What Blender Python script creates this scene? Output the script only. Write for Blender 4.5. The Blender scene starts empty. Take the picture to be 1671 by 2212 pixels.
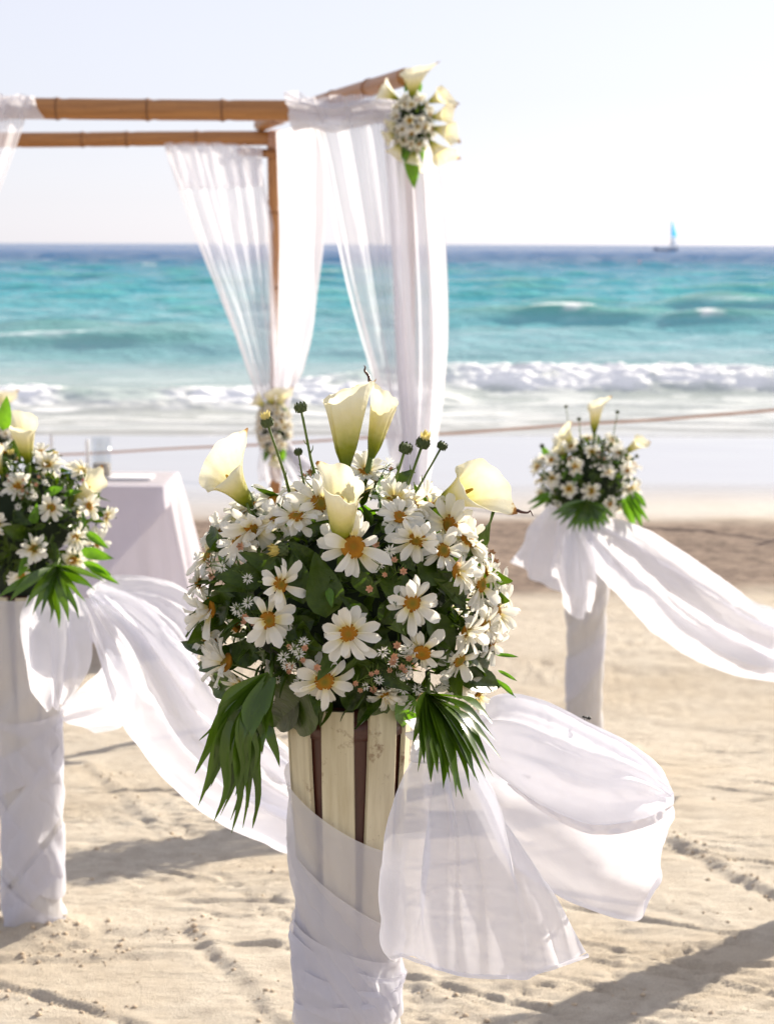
import bpy, math, random
import numpy as np
from mathutils import Vector, Matrix

# ------------------------------------------------------------------ camera, sky, sun, exposure
sc = bpy.context.scene
COL = sc.collection
CAMZ = 1.556                       # camera height above the foot of the middle stand
FP, IW, IH = 3900.0, 1671.0, 2212.0
HOR = 526.5
TH = math.atan((IH / 2 - HOR) / FP)
ROLL = math.radians(0.17)

cam = bpy.data.cameras.new('camera')
camo = bpy.data.objects.new('camera', cam)
COL.objects.link(camo)
cam.sensor_fit = 'HORIZONTAL'
cam.sensor_width = 24.0
cam.lens = 24.0 * FP / IW
cam.clip_start = 0.05
cam.clip_end = 30000
cam.dof.use_dof = True
cam.dof.focus_distance = 2.44
cam.dof.aperture_fstop = 7.2
camo.matrix_world = Matrix.Translation((0, 0, CAMZ)) @ Matrix.Rotation(math.pi / 2 - TH, 4, 'X') @ Matrix.Rotation(ROLL, 4, 'Z')
sc.camera = camo

SUN_AZ, SUN_EL = math.radians(40), math.radians(20)    # to the right of straight ahead, above the horizon
world = bpy.data.worlds.new('World')
sc.world = world
world.use_nodes = True
wn = world.node_tree
wn.nodes.clear()
sky = wn.nodes.new('ShaderNodeTexSky')
sky.sky_type = 'NISHITA'
sky.sun_disc = False
sky.sun_elevation = SUN_EL
sky.sun_rotation = SUN_AZ
sky.altitude = 0
sky.air_density = 1.0
sky.dust_density = 0.35
sky.ozone_density = 3.0
wb = wn.nodes.new('ShaderNodeBackground')
wb.inputs[1].default_value = 0.078
wm = wn.nodes.new('ShaderNodeMix')
wm.data_type = 'RGBA'
wm.blend_type = 'MULTIPLY'
wm.inputs[0].default_value = 1.0
wm.inputs[7].default_value = (0.99, 0.98, 1.05, 1)     # cool white balance of the whole sky
wo = wn.nodes.new('ShaderNodeOutputWorld')
hs = wn.nodes.new('ShaderNodeHueSaturation')
hs.inputs['Saturation'].default_value = 0.42            # thin bright haze: a pale sky all round
wn.links.new(sky.outputs[0], hs.inputs['Color'])
hz = wn.nodes.new('ShaderNodeMix')
hz.data_type = 'RGBA'
hz.inputs[0].default_value = 0.62                      # share of the even white haze
hz.inputs[7].default_value = (5.5, 5.48, 5.68, 1)
wn.links.new(hs.outputs[0], hz.inputs[6])
wn.links.new(hz.outputs[2], wm.inputs[6])
wn.links.new(wm.outputs[2], wb.inputs[0])
wn.links.new(wb.outputs[0], wo.inputs[0])

sun = bpy.data.lights.new('sun', 'SUN')
sun.energy = 5.0
sun.angle = math.radians(0.5)
sun.color = (1.0, 0.90, 0.75)
suno = bpy.data.objects.new('sun', sun)
COL.objects.link(suno)
SUNV = Vector((math.sin(SUN_AZ) * math.cos(SUN_EL), math.cos(SUN_AZ) * math.cos(SUN_EL), math.sin(SUN_EL)))
suno.rotation_euler = SUNV.to_track_quat('Z', 'Y').to_euler()
suno.location = (3, 4, 5)

sc.view_settings.view_transform = 'Standard'
sc.view_settings.look = 'None'
sc.view_settings.gamma = 1
sc.view_settings.exposure = 1.0
sc.render.engine = 'CYCLES'
sc.cycles.use_denoising = True
sc.cycles.max_bounces = 10
sc.cycles.diffuse_bounces = 4
sc.cycles.glossy_bounces = 3
sc.cycles.transmission_bounces = 8
sc.cycles.transparent_max_bounces = 24
sc.cycles.caustics_reflective = False
sc.cycles.caustics_refractive = False
sc.cycles.sample_clamp_indirect = 6

# ------------------------------------------------------------------ helpers
rnd = random.Random(7)


def at(px, py, Y):
    """world point seen at photo position (px, py) when it stands Y metres ahead of the camera"""
    a, b = (px - IW / 2) / FP, -(py - IH / 2) / FP
    dx = a * math.cos(ROLL) - b * math.sin(ROLL)
    dz = a * math.sin(ROLL) + b * math.cos(ROLL)
    y = math.cos(TH) + dz * math.sin(TH)
    z = -math.sin(TH) + dz * math.cos(TH)
    t = Y / y
    return Vector((dx * t, Y, CAMZ + z * t))


def smooth(a, b, x):
    t = np.clip((x - a) / (b - a), 0, 1)
    return t * t * (3 - 2 * t)


def gz(Y):
    """beach profile: slopes to the water, then nearly level"""
    Y = np.asarray(Y, float)
    a = -0.108 * (Y - 2.6)
    b = -0.50 - 0.0052 * (Y - 8.0) - 0.03 * np.clip(Y - 20, 0, 99)
    w = smooth(5.8, 9.2, Y)
    return a * (1 - w) + b * w


def gpt(px, py):
    lo, hi = 3.0, 25.0
    for _ in range(50):
        m = (lo + hi) / 2
        if at(px, py, m).z > float(gz(m)):
            lo = m
        else:
            hi = m
    return at(px, py, lo)


def vnoise(x, y, seed=0):
    x = np.asarray(x, float); y = np.asarray(y, float)
    xi = np.floor(x).astype(np.int64); yi = np.floor(y).astype(np.int64)
    fx = x - xi; fy = y - yi
    fx = fx * fx * fx * (fx * (fx * 6 - 15) + 10); fy = fy * fy * fy * (fy * (fy * 6 - 15) + 10)

    def h(a, b):
        n = (a * 374761393 + b * 668265263 + seed * 1442695041) & 0x7fffffff
        n = ((n ^ (n >> 13)) * 1274126177) & 0x7fffffff
        n = ((n ^ (n >> 16)) * 1911520717) & 0x7fffffff
        return ((n ^ (n >> 15)) & 0xffff) / 65535.0
    return (h(xi, yi) * (1 - fx) + h(xi + 1, yi) * fx) * (1 - fy) + (h(xi, yi + 1) * (1 - fx) + h(xi + 1, yi + 1) * fx) * fy


def fbm(x, y, oct=4, seed=0, gain=0.5):
    s = 0; a = 1; t = 0
    for o in range(oct):
        s = s + a * (vnoise(x * 2 ** o + 17.3 * o, y * 2 ** o - 9.1 * o, seed + o) - 0.5)
        t += a; a *= gain
    return s / t


def link(name, me, parent=None, mat=None, M=None, label=None, cat=None, group=None, kind=None):
    o = bpy.data.objects.new(name, me)
    COL.objects.link(o)
    if parent is not None:
        o.parent = parent
    if mat is not None and me is not None and not me.materials:
        me.materials.append(mat)
    if M is not None:
        o.matrix_basis = M
    if label: o['label'] = label
    if cat: o['category'] = cat
    if group: o['group'] = group
    if kind: o['kind'] = kind
    return o


def empty(name, loc, label, cat, group=None):
    o = link(name, None, label=label, cat=cat, group=group)
    o.location = loc
    o.empty_display_size = 0.05
    return o


def mesh(name, verts, faces, mat=None, sm=True, attr=None):
    me = bpy.data.meshes.new(name)
    me.from_pydata([tuple(v) for v in verts], [], [tuple(f) for f in faces])
    if sm:
        me.polygons.foreach_set('use_smooth', [True] * len(me.polygons))
    if mat is not None:
        me.materials.append(mat)
    if attr:
        for k, vals in attr.items():
            a = me.attributes.new(k, 'FLOAT', 'POINT')
            a.data.foreach_set('value', np.asarray(vals, np.float32))
    me.update()
    return me


def gridmesh(name, P, mat=None, attr=None, closed_u=False):
    """P: (nv, nu, 3) numpy array"""
    nv, nu = P.shape[:2]
    idx = np.arange(nv * nu).reshape(nv, nu)
    if closed_u:
        nx = np.roll(idx, -1, axis=1)
        q = np.stack([idx[:-1], nx[:-1], nx[1:], idx[1:]], -1).reshape(-1, 4)
    else:
        q = np.stack([idx[:-1, :-1], idx[:-1, 1:], idx[1:, 1:], idx[1:, :-1]], -1).reshape(-1, 4)
    me = bpy.data.meshes.new(name)
    n = len(q)
    me.vertices.add(nv * nu)
    me.vertices.foreach_set('co', np.ascontiguousarray(P, np.float32).reshape(-1))
    me.loops.add(n * 4)
    me.loops.foreach_set('vertex_index', q.astype(np.int32).reshape(-1))
    me.polygons.add(n)
    me.polygons.foreach_set('loop_start', np.arange(0, n * 4, 4, dtype=np.int32))
    me.polygons.foreach_set('loop_total', np.full(n, 4, np.int32))
    me.polygons.foreach_set('use_smooth', np.ones(n, bool))
    me.update(calc_edges=True)
    me.validate()
    if attr:
        for k, vals in attr.items():
            a = me.attributes.new(k, 'FLOAT', 'POINT')
            a.data.foreach_set('value', np.ascontiguousarray(vals, np.float32).reshape(-1))
    if mat is not None:
        me.materials.append(mat)
    return me


def catmull(pts, n):
    """resample control points (k,3) to n points with a Catmull-Rom spline, by chord length"""
    P = np.asarray([tuple(p) for p in pts], float)
    k = len(P)
    if k == 2:
        t = np.linspace(0, 1, n)[:, None]
        return P[0] * (1 - t) + P[1] * t
    Q = np.vstack([2 * P[0] - P[1], P, 2 * P[-1] - P[-2]])
    d = np.linalg.norm(np.diff(P, axis=0), axis=1)
    s = np.concatenate([[0], np.cumsum(d)]) / max(d.sum(), 1e-9)
    t = np.linspace(0, 1, n)
    i = np.clip(np.searchsorted(s, t, side='right') - 1, 0, k - 2)
    f = ((t - s[i]) / np.maximum(s[i + 1] - s[i], 1e-9))[:, None]
    a, b, c, e = Q[i], Q[i + 1], Q[i + 2], Q[i + 3]
    return 0.5 * (2 * b + (c - a) * f + (2 * a - 5 * b + 4 * c - e) * f ** 2 + (3 * b - a - 3 * c + e) * f ** 3)


def catmull_u(A, n):
    """A: (nv, k, 3) -> (nv, n, 3), uniform parameter"""
    k = A.shape[1]
    if k == 2:
        t = np.linspace(0, 1, n)[None, :, None]
        return A[:, :1] * (1 - t) + A[:, 1:] * t
    Q = np.concatenate([2 * A[:, :1] - A[:, 1:2], A, 2 * A[:, -1:] - A[:, -2:-1]], 1)
    t = np.linspace(0, k - 1, n)
    i = np.clip(t.astype(int), 0, k - 2)
    f = (t - i)[None, :, None]
    a, b, c, e = Q[:, i], Q[:, i + 1], Q[:, i + 2], Q[:, i + 3]
    return 0.5 * (2 * b + (c - a) * f + (2 * a - 5 * b + 4 * c - e) * f ** 2 + (3 * b - a - 3 * c + e) * f ** 3)


def cloth(name, curves, nu=70, nv=70, folds=(), amp=lambda v: 1.0, wrinkle=0.0, wf=(5, 5), seed=0, mat=None, origin=(0, 0, 0), xf=()):
    """cloth surface lofted across lengthwise curves of (px, py, Y); folds run along the curves"""
    A = np.stack([catmull([at(*p) for p in c], nv) for c in curves], 1)
    P = catmull_u(A, nu)
    du = np.gradient(P, axis=1); dv = np.gradient(P, axis=0)
    N = np.cross(du, dv); N /= np.maximum(np.linalg.norm(N, axis=2, keepdims=True), 1e-9)
    u = np.linspace(0, 1, nu)[None, :]; v = np.linspace(0, 1, nv)[:, None]
    d = np.zeros((nv, nu))
    r = np.random.RandomState(seed + 11)
    for (f, a) in folds:
        ph, w1, w2 = r.rand() * 6.28, r.rand() * 1.6, r.rand() * 6.28
        s = np.sin(2 * np.pi * f * u + ph + w1 * np.sin(3.2 * v + w2) + 1.3 * np.sin(2.1 * u * 2 + w2))
        d = d + a * (s + 0.35 * np.sign(s) * s * s)
    av = np.vectorize(amp)(v)
    d = d * av
    for (f, a) in xf:                  # folds running across the curves, fanning from u = 0
        ph, w1 = r.rand() * 6.28, r.rand() * 6.28
        s = np.sin(2 * np.pi * f * (v + 0.10 * np.sin(3 * u + w1)) + ph)
        d = d + a * (s + 0.5 * np.abs(s)) * np.sin(np.pi * v) ** 0.5 * (0.4 + 0.6 * np.sin(np.pi * u))
    if wrinkle:
        d = d + wrinkle * fbm(u * wf[0] + 0 * v, v * wf[1] + 0 * u, 4, seed + 40) * 2
        rg = np.abs(fbm(u * wf[0] * 1.7 + 2 + 0.6 * v, v * wf[1] * 0.7 + 0 * u, 3, seed + 60))
        d = d + wrinkle * 0.28 * np.exp(-(rg / 0.05) ** 2) * np.sin(np.pi * np.clip(v, 0, 1)) ** 0.5
    P = P + N * d[:, :, None] - np.asarray(origin)[None, None, :]
    hem = np.maximum(np.maximum(u < 0.015, u > 0.985) + 0 * v, (v > 0.985) + 0 * u).astype(float)
    return gridmesh(name, P, mat, {'hem': hem})


def tube_geo(pts, rad, n=8, cap=True):
    P = np.asarray([tuple(p) for p in pts], float)
    k = len(P)
    rad = np.broadcast_to(np.asarray(rad, float), (k,))
    T = np.gradient(P, axis=0)
    T /= np.maximum(np.linalg.norm(T, axis=1, keepdims=True), 1e-9)
    up = np.array([0, 0, 1.0]) if abs(T[0][2]) < 0.9 else np.array([1.0, 0, 0])
    verts, faces = [], []
    A = np.cross(T[0], up); A /= np.linalg.norm(A)
    for i in range(k):
        A = A - T[i] * np.dot(A, T[i]); A /= np.linalg.norm(A)
        B = np.cross(T[i], A)
        for j in range(n):
            a = 2 * math.pi * j / n
            verts.append(P[i] + rad[i] * (math.cos(a) * A + math.sin(a) * B))
    for i in range(k - 1):
        for j in range(n):
            faces.append((i * n + j, i * n + (j + 1) % n, (i + 1) * n + (j + 1) % n, (i + 1) * n + j))
    if cap:
        faces.append(tuple(range(n))[::-1])
        faces.append(tuple((k - 1) * n + j for j in range(n)))
    return verts, faces


def tube(name, pts, rad, mat, n=8):
    v, f = tube_geo(pts, rad, n)
    return mesh(name, v, f, mat)


class Geo:
    def __init__(s): s.v, s.f, s.t = [], [], []

    def add(s, v, f, t=0.0):
        o = len(s.v)
        s.v += [tuple(p) for p in v]
        s.f += [tuple(i + o for i in q) for q in f]
        s.t += list(t) if hasattr(t, '__len__') else [t] * len(v)


# ------------------------------------------------------------------ materials
def nmat(name):
    m = bpy.data.materials.new(name)
    m.use_nodes = True
    nt = m.node_tree
    nt.nodes.clear()
    out = nt.nodes.new('ShaderNodeOutputMaterial')
    return m, nt, out


def nd(nt, t, **kw):
    n = nt.nodes.new(t)
    for k, v in kw.items():
        if k.startswith('i_'):
            key = k[2:]
            key = int(key) if key.isdigit() else key.replace('_', ' ')
            n.inputs[key].default_value = v
        else:
            setattr(n, k, v)
    return n


def ramp(nt, stops, fac=None):
    r = nt.nodes.new('ShaderNodeValToRGB')
    while len(r.color_ramp.elements) < len(stops):
        r.color_ramp.elements.new(0.5)
    for e, (p, c) in zip(r.color_ramp.elements, stops):
        e.position = p
        e.color = (*c, 1) if len(c) == 3 else c
    if fac is not None:
        nt.links.new(fac, r.inputs[0])
    return r


def noise(nt, scale, detail=3, vec=None, rough=0.55):
    n = nd(nt, 'ShaderNodeTexNoise')
    n.inputs['Scale'].default_value = scale
    n.inputs['Detail'].default_value = detail
    n.inputs['Roughness'].default_value = rough
    if vec is not None:
        nt.links.new(vec, n.inputs['Vector'])
    return n


def mixc(nt, a, b, fac, mode='MIX'):
    m = nt.nodes.new('ShaderNodeMix')
    m.data_type = 'RGBA'
    m.blend_type = mode
    for sock, val in ((m.inputs[6], a), (m.inputs[7], b), (m.inputs[0], fac)):
        if hasattr(val, 'is_linked') or hasattr(val, 'links'):
            nt.links.new(val, sock)
        elif isinstance(val, (int, float)):
            sock.default_value = val
        else:
            sock.default_value = (*val, 1)
    return m.outputs[2]


def mat_cloth(name, col, opacity, transl=0.5, weave=0.0):
    m, nt, out = nmat(name)
    co = nd(nt, 'ShaderNodeTexCoord').outputs['Object']
    n = noise(nt, 9, 4, co)
    c = mixc(nt, col, tuple(x * 0.93 for x in col), n.outputs[0])
    d = nd(nt, 'ShaderNodeBsdfDiffuse'); t = nd(nt, 'ShaderNodeBsdfTranslucent'); g = nd(nt, 'ShaderNodeBsdfGlossy')
    g.inputs['Roughness'].default_value = 0.45
    nt.links.new(c, d.inputs[0]); nt.links.new(c, t.inputs[0])
    b = nd(nt, 'ShaderNodeBump'); b.inputs['Strength'].default_value = 0.18; b.inputs['Distance'].default_value = 0.004
    n2 = noise(nt, 60, 4, co)
    nt.links.new(n2.outputs[0], b.inputs['Height'])
    for x in (d, t): nt.links.new(b.outputs[0], x.inputs['Normal'])
    m1 = nd(nt, 'ShaderNodeMixShader'); m1.inputs[0].default_value = transl
    nt.links.new(d.outputs[0], m1.inputs[1]); nt.links.new(t.outputs[0], m1.inputs[2])
    m0 = nd(nt, 'ShaderNodeMixShader'); m0.inputs[0].default_value = 0.015
    nt.links.new(m1.outputs[0], m0.inputs[1]); nt.links.new(g.outputs[0], m0.inputs[2])
    tr = nd(nt, 'ShaderNodeBsdfTransparent')
    m2 = nd(nt, 'ShaderNodeMixShader')
    hm = nd(nt, 'ShaderNodeAttribute', attribute_name='hem')
    op = nd(nt, 'ShaderNodeMapRange'); op.inputs[3].default_value = opacity; op.inputs[4].default_value = 1 - (1 - opacity) ** 2.2
    nt.links.new(hm.outputs['Fac'], op.inputs[0]); nt.links.new(op.outputs[0], m2.inputs[0])
    nt.links.new(tr.outputs[0], m2.inputs[1]); nt.links.new(m0.outputs[0], m2.inputs[2])
    nt.links.new(m2.outputs[0], out.inputs[0])
    return m


def mat_plant(name, c1, c2, scale=20, transl=0.35, tcol=None, rough=0.4, spec=0.4, attr_ramp=None, bump=0.15, stripes=0, rv=0.0):
    """thin plant tissue: glossy skin plus light passing through; attr_ramp colours it along the attribute t"""
    m, nt, out = nmat(name)
    tc = nd(nt, 'ShaderNodeTexCoord')
    oi = nd(nt, 'ShaderNodeObjectInfo')
    n = noise(nt, scale, 3, tc.outputs['Object'])
    if attr_ramp:
        at_ = nd(nt, 'ShaderNodeAttribute', attribute_name='t')
        ad = nd(nt, 'ShaderNodeMath', operation='MULTIPLY_ADD'); ad.inputs[1].default_value = 0.16; ad.inputs[2].default_value = -0.08
        nt.links.new(n.outputs[0], ad.inputs[0])
        a1 = nd(nt, 'ShaderNodeMath', operation='MULTIPLY_ADD'); a1.inputs[1].default_value = rv
        nt.links.new(oi.outputs['Random'], a1.inputs[0]); nt.links.new(ad.outputs[0], a1.inputs[2])
        a3 = nd(nt, 'ShaderNodeMath', operation='ADD')
        nt.links.new(a1.outputs[0], a3.inputs[0]); nt.links.new(at_.outputs['Fac'], a3.inputs[1])
        a2 = nd(nt, 'ShaderNodeMath', operation='SUBTRACT'); a2.inputs[1].default_value = rv * 0.5
        nt.links.new(a3.outputs[0], a2.inputs[0])
        c = ramp(nt, attr_ramp, a2.outputs[0]).outputs[0]
    else:
        a2 = nd(nt, 'ShaderNodeMath', operation='ADD')
        ml = nd(nt, 'ShaderNodeMath', operation='MULTIPLY'); ml.inputs[1].default_value = 0.5
        nt.links.new(oi.outputs['Random'], ml.inputs[0])
        nt.links.new(ml.outputs[0], a2.inputs[0]); nt.links.new(n.outputs[0], a2.inputs[1])
        c = ramp(nt, [(0.35, c1), (1.0, c2)], a2.outputs[0]).outputs[0]
    p = nd(nt, 'ShaderNodeBsdfPrincipled')
    p.inputs['Roughness'].default_value = rough
    p.inputs['Specular IOR Level'].default_value = spec
    nt.links.new(c, p.inputs['Base Color'])
    t = nd(nt, 'ShaderNodeBsdfTranslucent')
    if tcol:
        tcx = mixc(nt, c, tcol, 1.0, 'MULTIPLY')
        nt.links.new(tcx, t.inputs[0])
    else:
        nt.links.new(c, t.inputs[0])
    if bump:
        b = nd(nt, 'ShaderNodeBump'); b.inputs['Strength'].default_value = bump; b.inputs['Distance'].default_value = 0.02
        if stripes:
            w = nd(nt, 'ShaderNodeTexWave'); w.bands_direction = 'Y'
            w.inputs['Scale'].default_value = stripes; w.inputs['Distortion'].default_value = 0.6
            nt.links.new(tc.outputs['Object'], w.inputs['Vector'])
            nt.links.new(w.outputs[1], b.inputs['Height'])
        else:
            nt.links.new(n.outputs[0], b.inputs['Height'])
        nt.links.new(b.outputs[0], p.inputs['Normal'])
    mx = nd(nt, 'ShaderNodeMixShader'); mx.inputs[0].default_value = transl
    nt.links.new(p.outputs[0], mx.inputs[1]); nt.links.new(t.outputs[0], mx.inputs[2])
    nt.links.new(mx.outputs[0], out.inputs[0])
    return m


def mat_simple(name, col, rough=0.5, scale=30, vary=0.15, spec=0.4, bump=0.0, trans=0.0):
    m, nt, out = nmat(name)
    tc = nd(nt, 'ShaderNodeTexCoord')
    n = noise(nt, scale, 4, tc.outputs['Object'])
    c = mixc(nt, tuple(x * (1 - vary) for x in col), tuple(min(1, x * (1 + vary)) for x in col), n.outputs[0])
    p = nd(nt, 'ShaderNodeBsdfPrincipled')
    p.inputs['Roughness'].default_value = rough
    p.inputs['Specular IOR Level'].default_value = spec
    p.inputs['Transmission Weight'].default_value = trans
    nt.links.new(c, p.inputs['Base Color'])
    if bump:
        b = nd(nt, 'ShaderNodeBump'); b.inputs['Strength'].default_value = bump; b.inputs['Distance'].default_value = 0.01
        nt.links.new(n.outputs[0], b.inputs['Height']); nt.links.new(b.outputs[0], p.inputs['Normal'])
    nt.links.new(p.outputs[0], out.inputs[0])
    return m


def mat_wood(name, c1, c2, dark, stretch=(1, 1, 0.06), scale=60, rough=0.5, spots=0.0, bump=0.2):
    """painted or bare wood: grain drawn out along local z, with knots and scuffs"""
    m, nt, out = nmat(name)
    tc = nd(nt, 'ShaderNodeTexCoord')
    oi = nd(nt, 'ShaderNodeObjectInfo')
    mp = nd(nt, 'ShaderNodeMapping'); mp.inputs['Scale'].default_value = stretch
    off = nd(nt, 'ShaderNodeVectorMath', operation='ADD')
    cx = nd(nt, 'ShaderNodeCombineXYZ')
    ml = nd(nt, 'ShaderNodeMath', operation='MULTIPLY'); ml.inputs[1].default_value = 13.0
    nt.links.new(oi.outputs['Random'], ml.inputs[0]); nt.links.new(ml.outputs[0], cx.inputs[2])
    nt.links.new(tc.outputs['Object'], off.inputs[0]); nt.links.new(cx.outputs[0], off.inputs[1])
    nt.links.new(off.outputs[0], mp.inputs[0])
    n = noise(nt, scale, 5, mp.outputs[0], 0.65)
    c = ramp(nt, [(0.3, c1), (0.7, c2)], n.outputs[0]).outputs[0]
    if spots:
        n2 = noise(nt, 26, 5, off.outputs[0], 0.7)
        f = ramp(nt, [(0.60, (0, 0, 0)), (0.72, (spots,) * 3)], n2.outputs[0]).outputs[0]
        c = mixc(nt, c, dark, f)
        n3 = noise(nt, scale * 2.2, 5, mp.outputs[0], 0.7)
        f3 = ramp(nt, [(0.66, (0, 0, 0)), (0.72, (spots * 0.6,) * 3)], n3.outputs[0]).outputs[0]
        c = mixc(nt, c, dark, f3)
    p = nd(nt, 'ShaderNodeBsdfPrincipled')
    p.inputs['Roughness'].default_value = rough
    nt.links.new(c, p.inputs['Base Color'])
    b = nd(nt, 'ShaderNodeBump'); b.inputs['Strength'].default_value = bump; b.inputs['Distance'].default_value = 0.003
    nt.links.new(n.outputs[0], b.inputs['Height']); nt.links.new(b.outputs[0], p.inputs['Normal'])
    nt.links.new(p.outputs[0], out.inputs[0])
    return m


M_SHEER = mat_cloth('sheer_curtain', (0.83, 0.83, 0.88), 0.56, 0.52)
M_SHEER2 = mat_cloth('sheer_curtain_dense', (0.83, 0.83, 0.88), 0.80, 0.52)
M_VEIL = mat_cloth('organza', (0.82, 0.825, 0.905), 0.80, 0.5)
M_WRAP1 = mat_cloth('organza_single', (0.83, 0.83, 0.90), 0.68, 0.45)
M_DRAPE = mat_cloth('drape', (0.83, 0.835, 0.91), 0.82, 0.5)
M_HEM = mat_cloth('stitched_hem', (0.80, 0.78, 0.83), 0.97, 0.25)
M_TABLE = mat_cloth('table_linen', (0.78, 0.755, 0.83), 1.0, 0.45)
M_PETAL = mat_plant('petal', (0.78, 0.77, 0.72), (0.86, 0.85, 0.81), 6, 0.42, None, 0.55, 0.25,
                    attr_ramp=[(0.02, (0.80, 0.70, 0.30)), (0.22, (0.83, 0.79, 0.62)), (0.5, (0.86, 0.84, 0.76)), (1.0, (0.87, 0.86, 0.80))], bump=0, rv=0.4)
M_PETALC = mat_plant('cream_petal', (0.78, 0.72, 0.5), (0.85, 0.8, 0.6), 6, 0.45, None, 0.55, 0.25, bump=0)
M_DISC = mat_plant('flower_disc', (0.42, 0.17, 0.01), (0.62, 0.30, 0.02), 60, 0.05, None, 0.7, 0.2,
                   attr_ramp=[(0.0, (0.17, 0.14, 0.015)), (0.35, (0.26, 0.15, 0.01)), (0.7, (0.31, 0.125, 0.007)), (1.0, (0.38, 0.165, 0.010))], bump=0.0, rv=0.6)
M_CALLA = mat_plant('calla_spathe', None, None, transl=0.45, tcol=None, rough=0.42, spec=0.3,
                    attr_ramp=[(0.0, (0.10, 0.16, 0.012)), (0.24, (0.33, 0.36, 0.03)), (0.45, (0.70, 0.66, 0.26)), (0.64, (0.83, 0.77, 0.48)), (0.86, (0.87, 0.84, 0.66)), (0.97, (0.86, 0.82, 0.62)), (0.995, (0.62, 0.42, 0.16)), (1.06, (0.30, 0.14, 0.04))], bump=0.25, stripes=0, scale=11)
M_SPADIX = mat_simple('spadix', (0.75, 0.42, 0.03), 0.7, 90, 0.25, bump=0.6)
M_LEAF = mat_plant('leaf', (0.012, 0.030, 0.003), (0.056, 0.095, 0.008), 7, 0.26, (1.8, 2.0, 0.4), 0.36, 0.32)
M_LEAFB = mat_plant('bright_leaf', (0.05, 0.13, 0.012), (0.11, 0.24, 0.02), 7, 0.42, (1.6, 1.7, 0.4), 0.35, 0.5)  # lighter green leaf; in the random fill it imitates leaves lit from behind
M_PALM = mat_plant('palm_leaf', (0.030, 0.075, 0.006), (0.08, 0.15, 0.012), 5, 0.34, (1.8, 1.9, 0.35), 0.25, 0.6)
M_STEM = mat_plant('green_stem', (0.06, 0.11, 0.015), (0.13, 0.19, 0.03), 30, 0.05, None, 0.5, 0.4)
M_BUD = mat_plant('green_bud', (0.03, 0.05, 0.012), (0.09, 0.12, 0.04), 60, 0.05, None, 0.6, 0.3)
M_BUDY = mat_plant('yellow_bud', (0.62, 0.48, 0.10), (0.80, 0.70, 0.28), 30, 0.3, None, 0.55, 0.3)
M_PINK = mat_simple('pinkish_aster', (0.50, 0.27, 0.16), 0.6, 20)
M_ASTD = mat_simple('aster_disc', (0.55, 0.36, 0.08), 0.7, 50)
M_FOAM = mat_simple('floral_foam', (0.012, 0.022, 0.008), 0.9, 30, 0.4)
M_SLAT = mat_wood('cream_slat', (0.47, 0.40, 0.25), (0.68, 0.62, 0.44), (0.17, 0.075, 0.03), spots=0.9, rough=0.6, bump=0.4)
M_CORE = mat_wood('dark_stained_wood', (0.045, 0.012, 0.008), (0.085, 0.024, 0.014), (0.02, 0.008, 0.005), rough=0.35)
M_BAMB = mat_wood('bamboo', (0.28, 0.118, 0.034), (0.44, 0.20, 0.06), (0.14, 0.06, 0.02), scale=40, rough=0.4, spots=0.5)
M_NODE = mat_simple('bamboo_node', (0.19, 0.08, 0.028), 0.6, 40)
M_ROPE = mat_simple('rope', (0.58, 0.36, 0.26), 0.9, 200, 0.3, bump=0.5)
M_BLACK = mat_simple('insect_shell', (0.012, 0.011, 0.010), 0.3)
M_CANDLE = mat_simple('candle_wax', (0.82, 0.81, 0.78), 0.4)
M_PAPER = mat_simple('white_paper', (0.82, 0.82, 0.84), 0.7)
M_BLUE = mat_simple('blue_sand', (0.03, 0.08, 0.55), 0.7)
M_TEAL = mat_simple('teal_dish', (0.05, 0.22, 0.30), 0.3)
M_RED = mat_simple('red_paint', (0.60, 0.05, 0.06), 0.5)
M_SANDFILL = mat_simple('sand_fill', (0.40, 0.33, 0.26), 0.9, 200)
M_SAIL = mat_plant('sail_blue', (0.05, 0.45, 0.85), (0.10, 0.52, 0.90), 2, 0.6, None, 0.6, 0.2, bump=0)
M_SAILW = mat_plant('sail_white', (0.65, 0.72, 0.8), (0.75, 0.8, 0.86), 2, 0.3, None, 0.6, 0.2, bump=0)
M_HULL = mat_simple('boat_hull', (0.05, 0.09, 0.20), 0.5)


def mat_glass():
    m, nt, out = nmat('clear_glass')
    t = nd(nt, 'ShaderNodeBsdfTransparent'); t.inputs[0].default_value = (0.94, 0.955, 0.96, 1)
    g = nd(nt, 'ShaderNodeBsdfGlossy'); g.inputs['Roughness'].default_value = 0.06
    x = nd(nt, 'ShaderNodeMixShader'); x.inputs[0].default_value = 0.10
    nt.links.new(t.outputs[0], x.inputs[1]); nt.links.new(g.outputs[0], x.inputs[2])
    nt.links.new(x.outputs[0], out.inputs[0])
    return m


M_GLASS = mat_glass()


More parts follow.
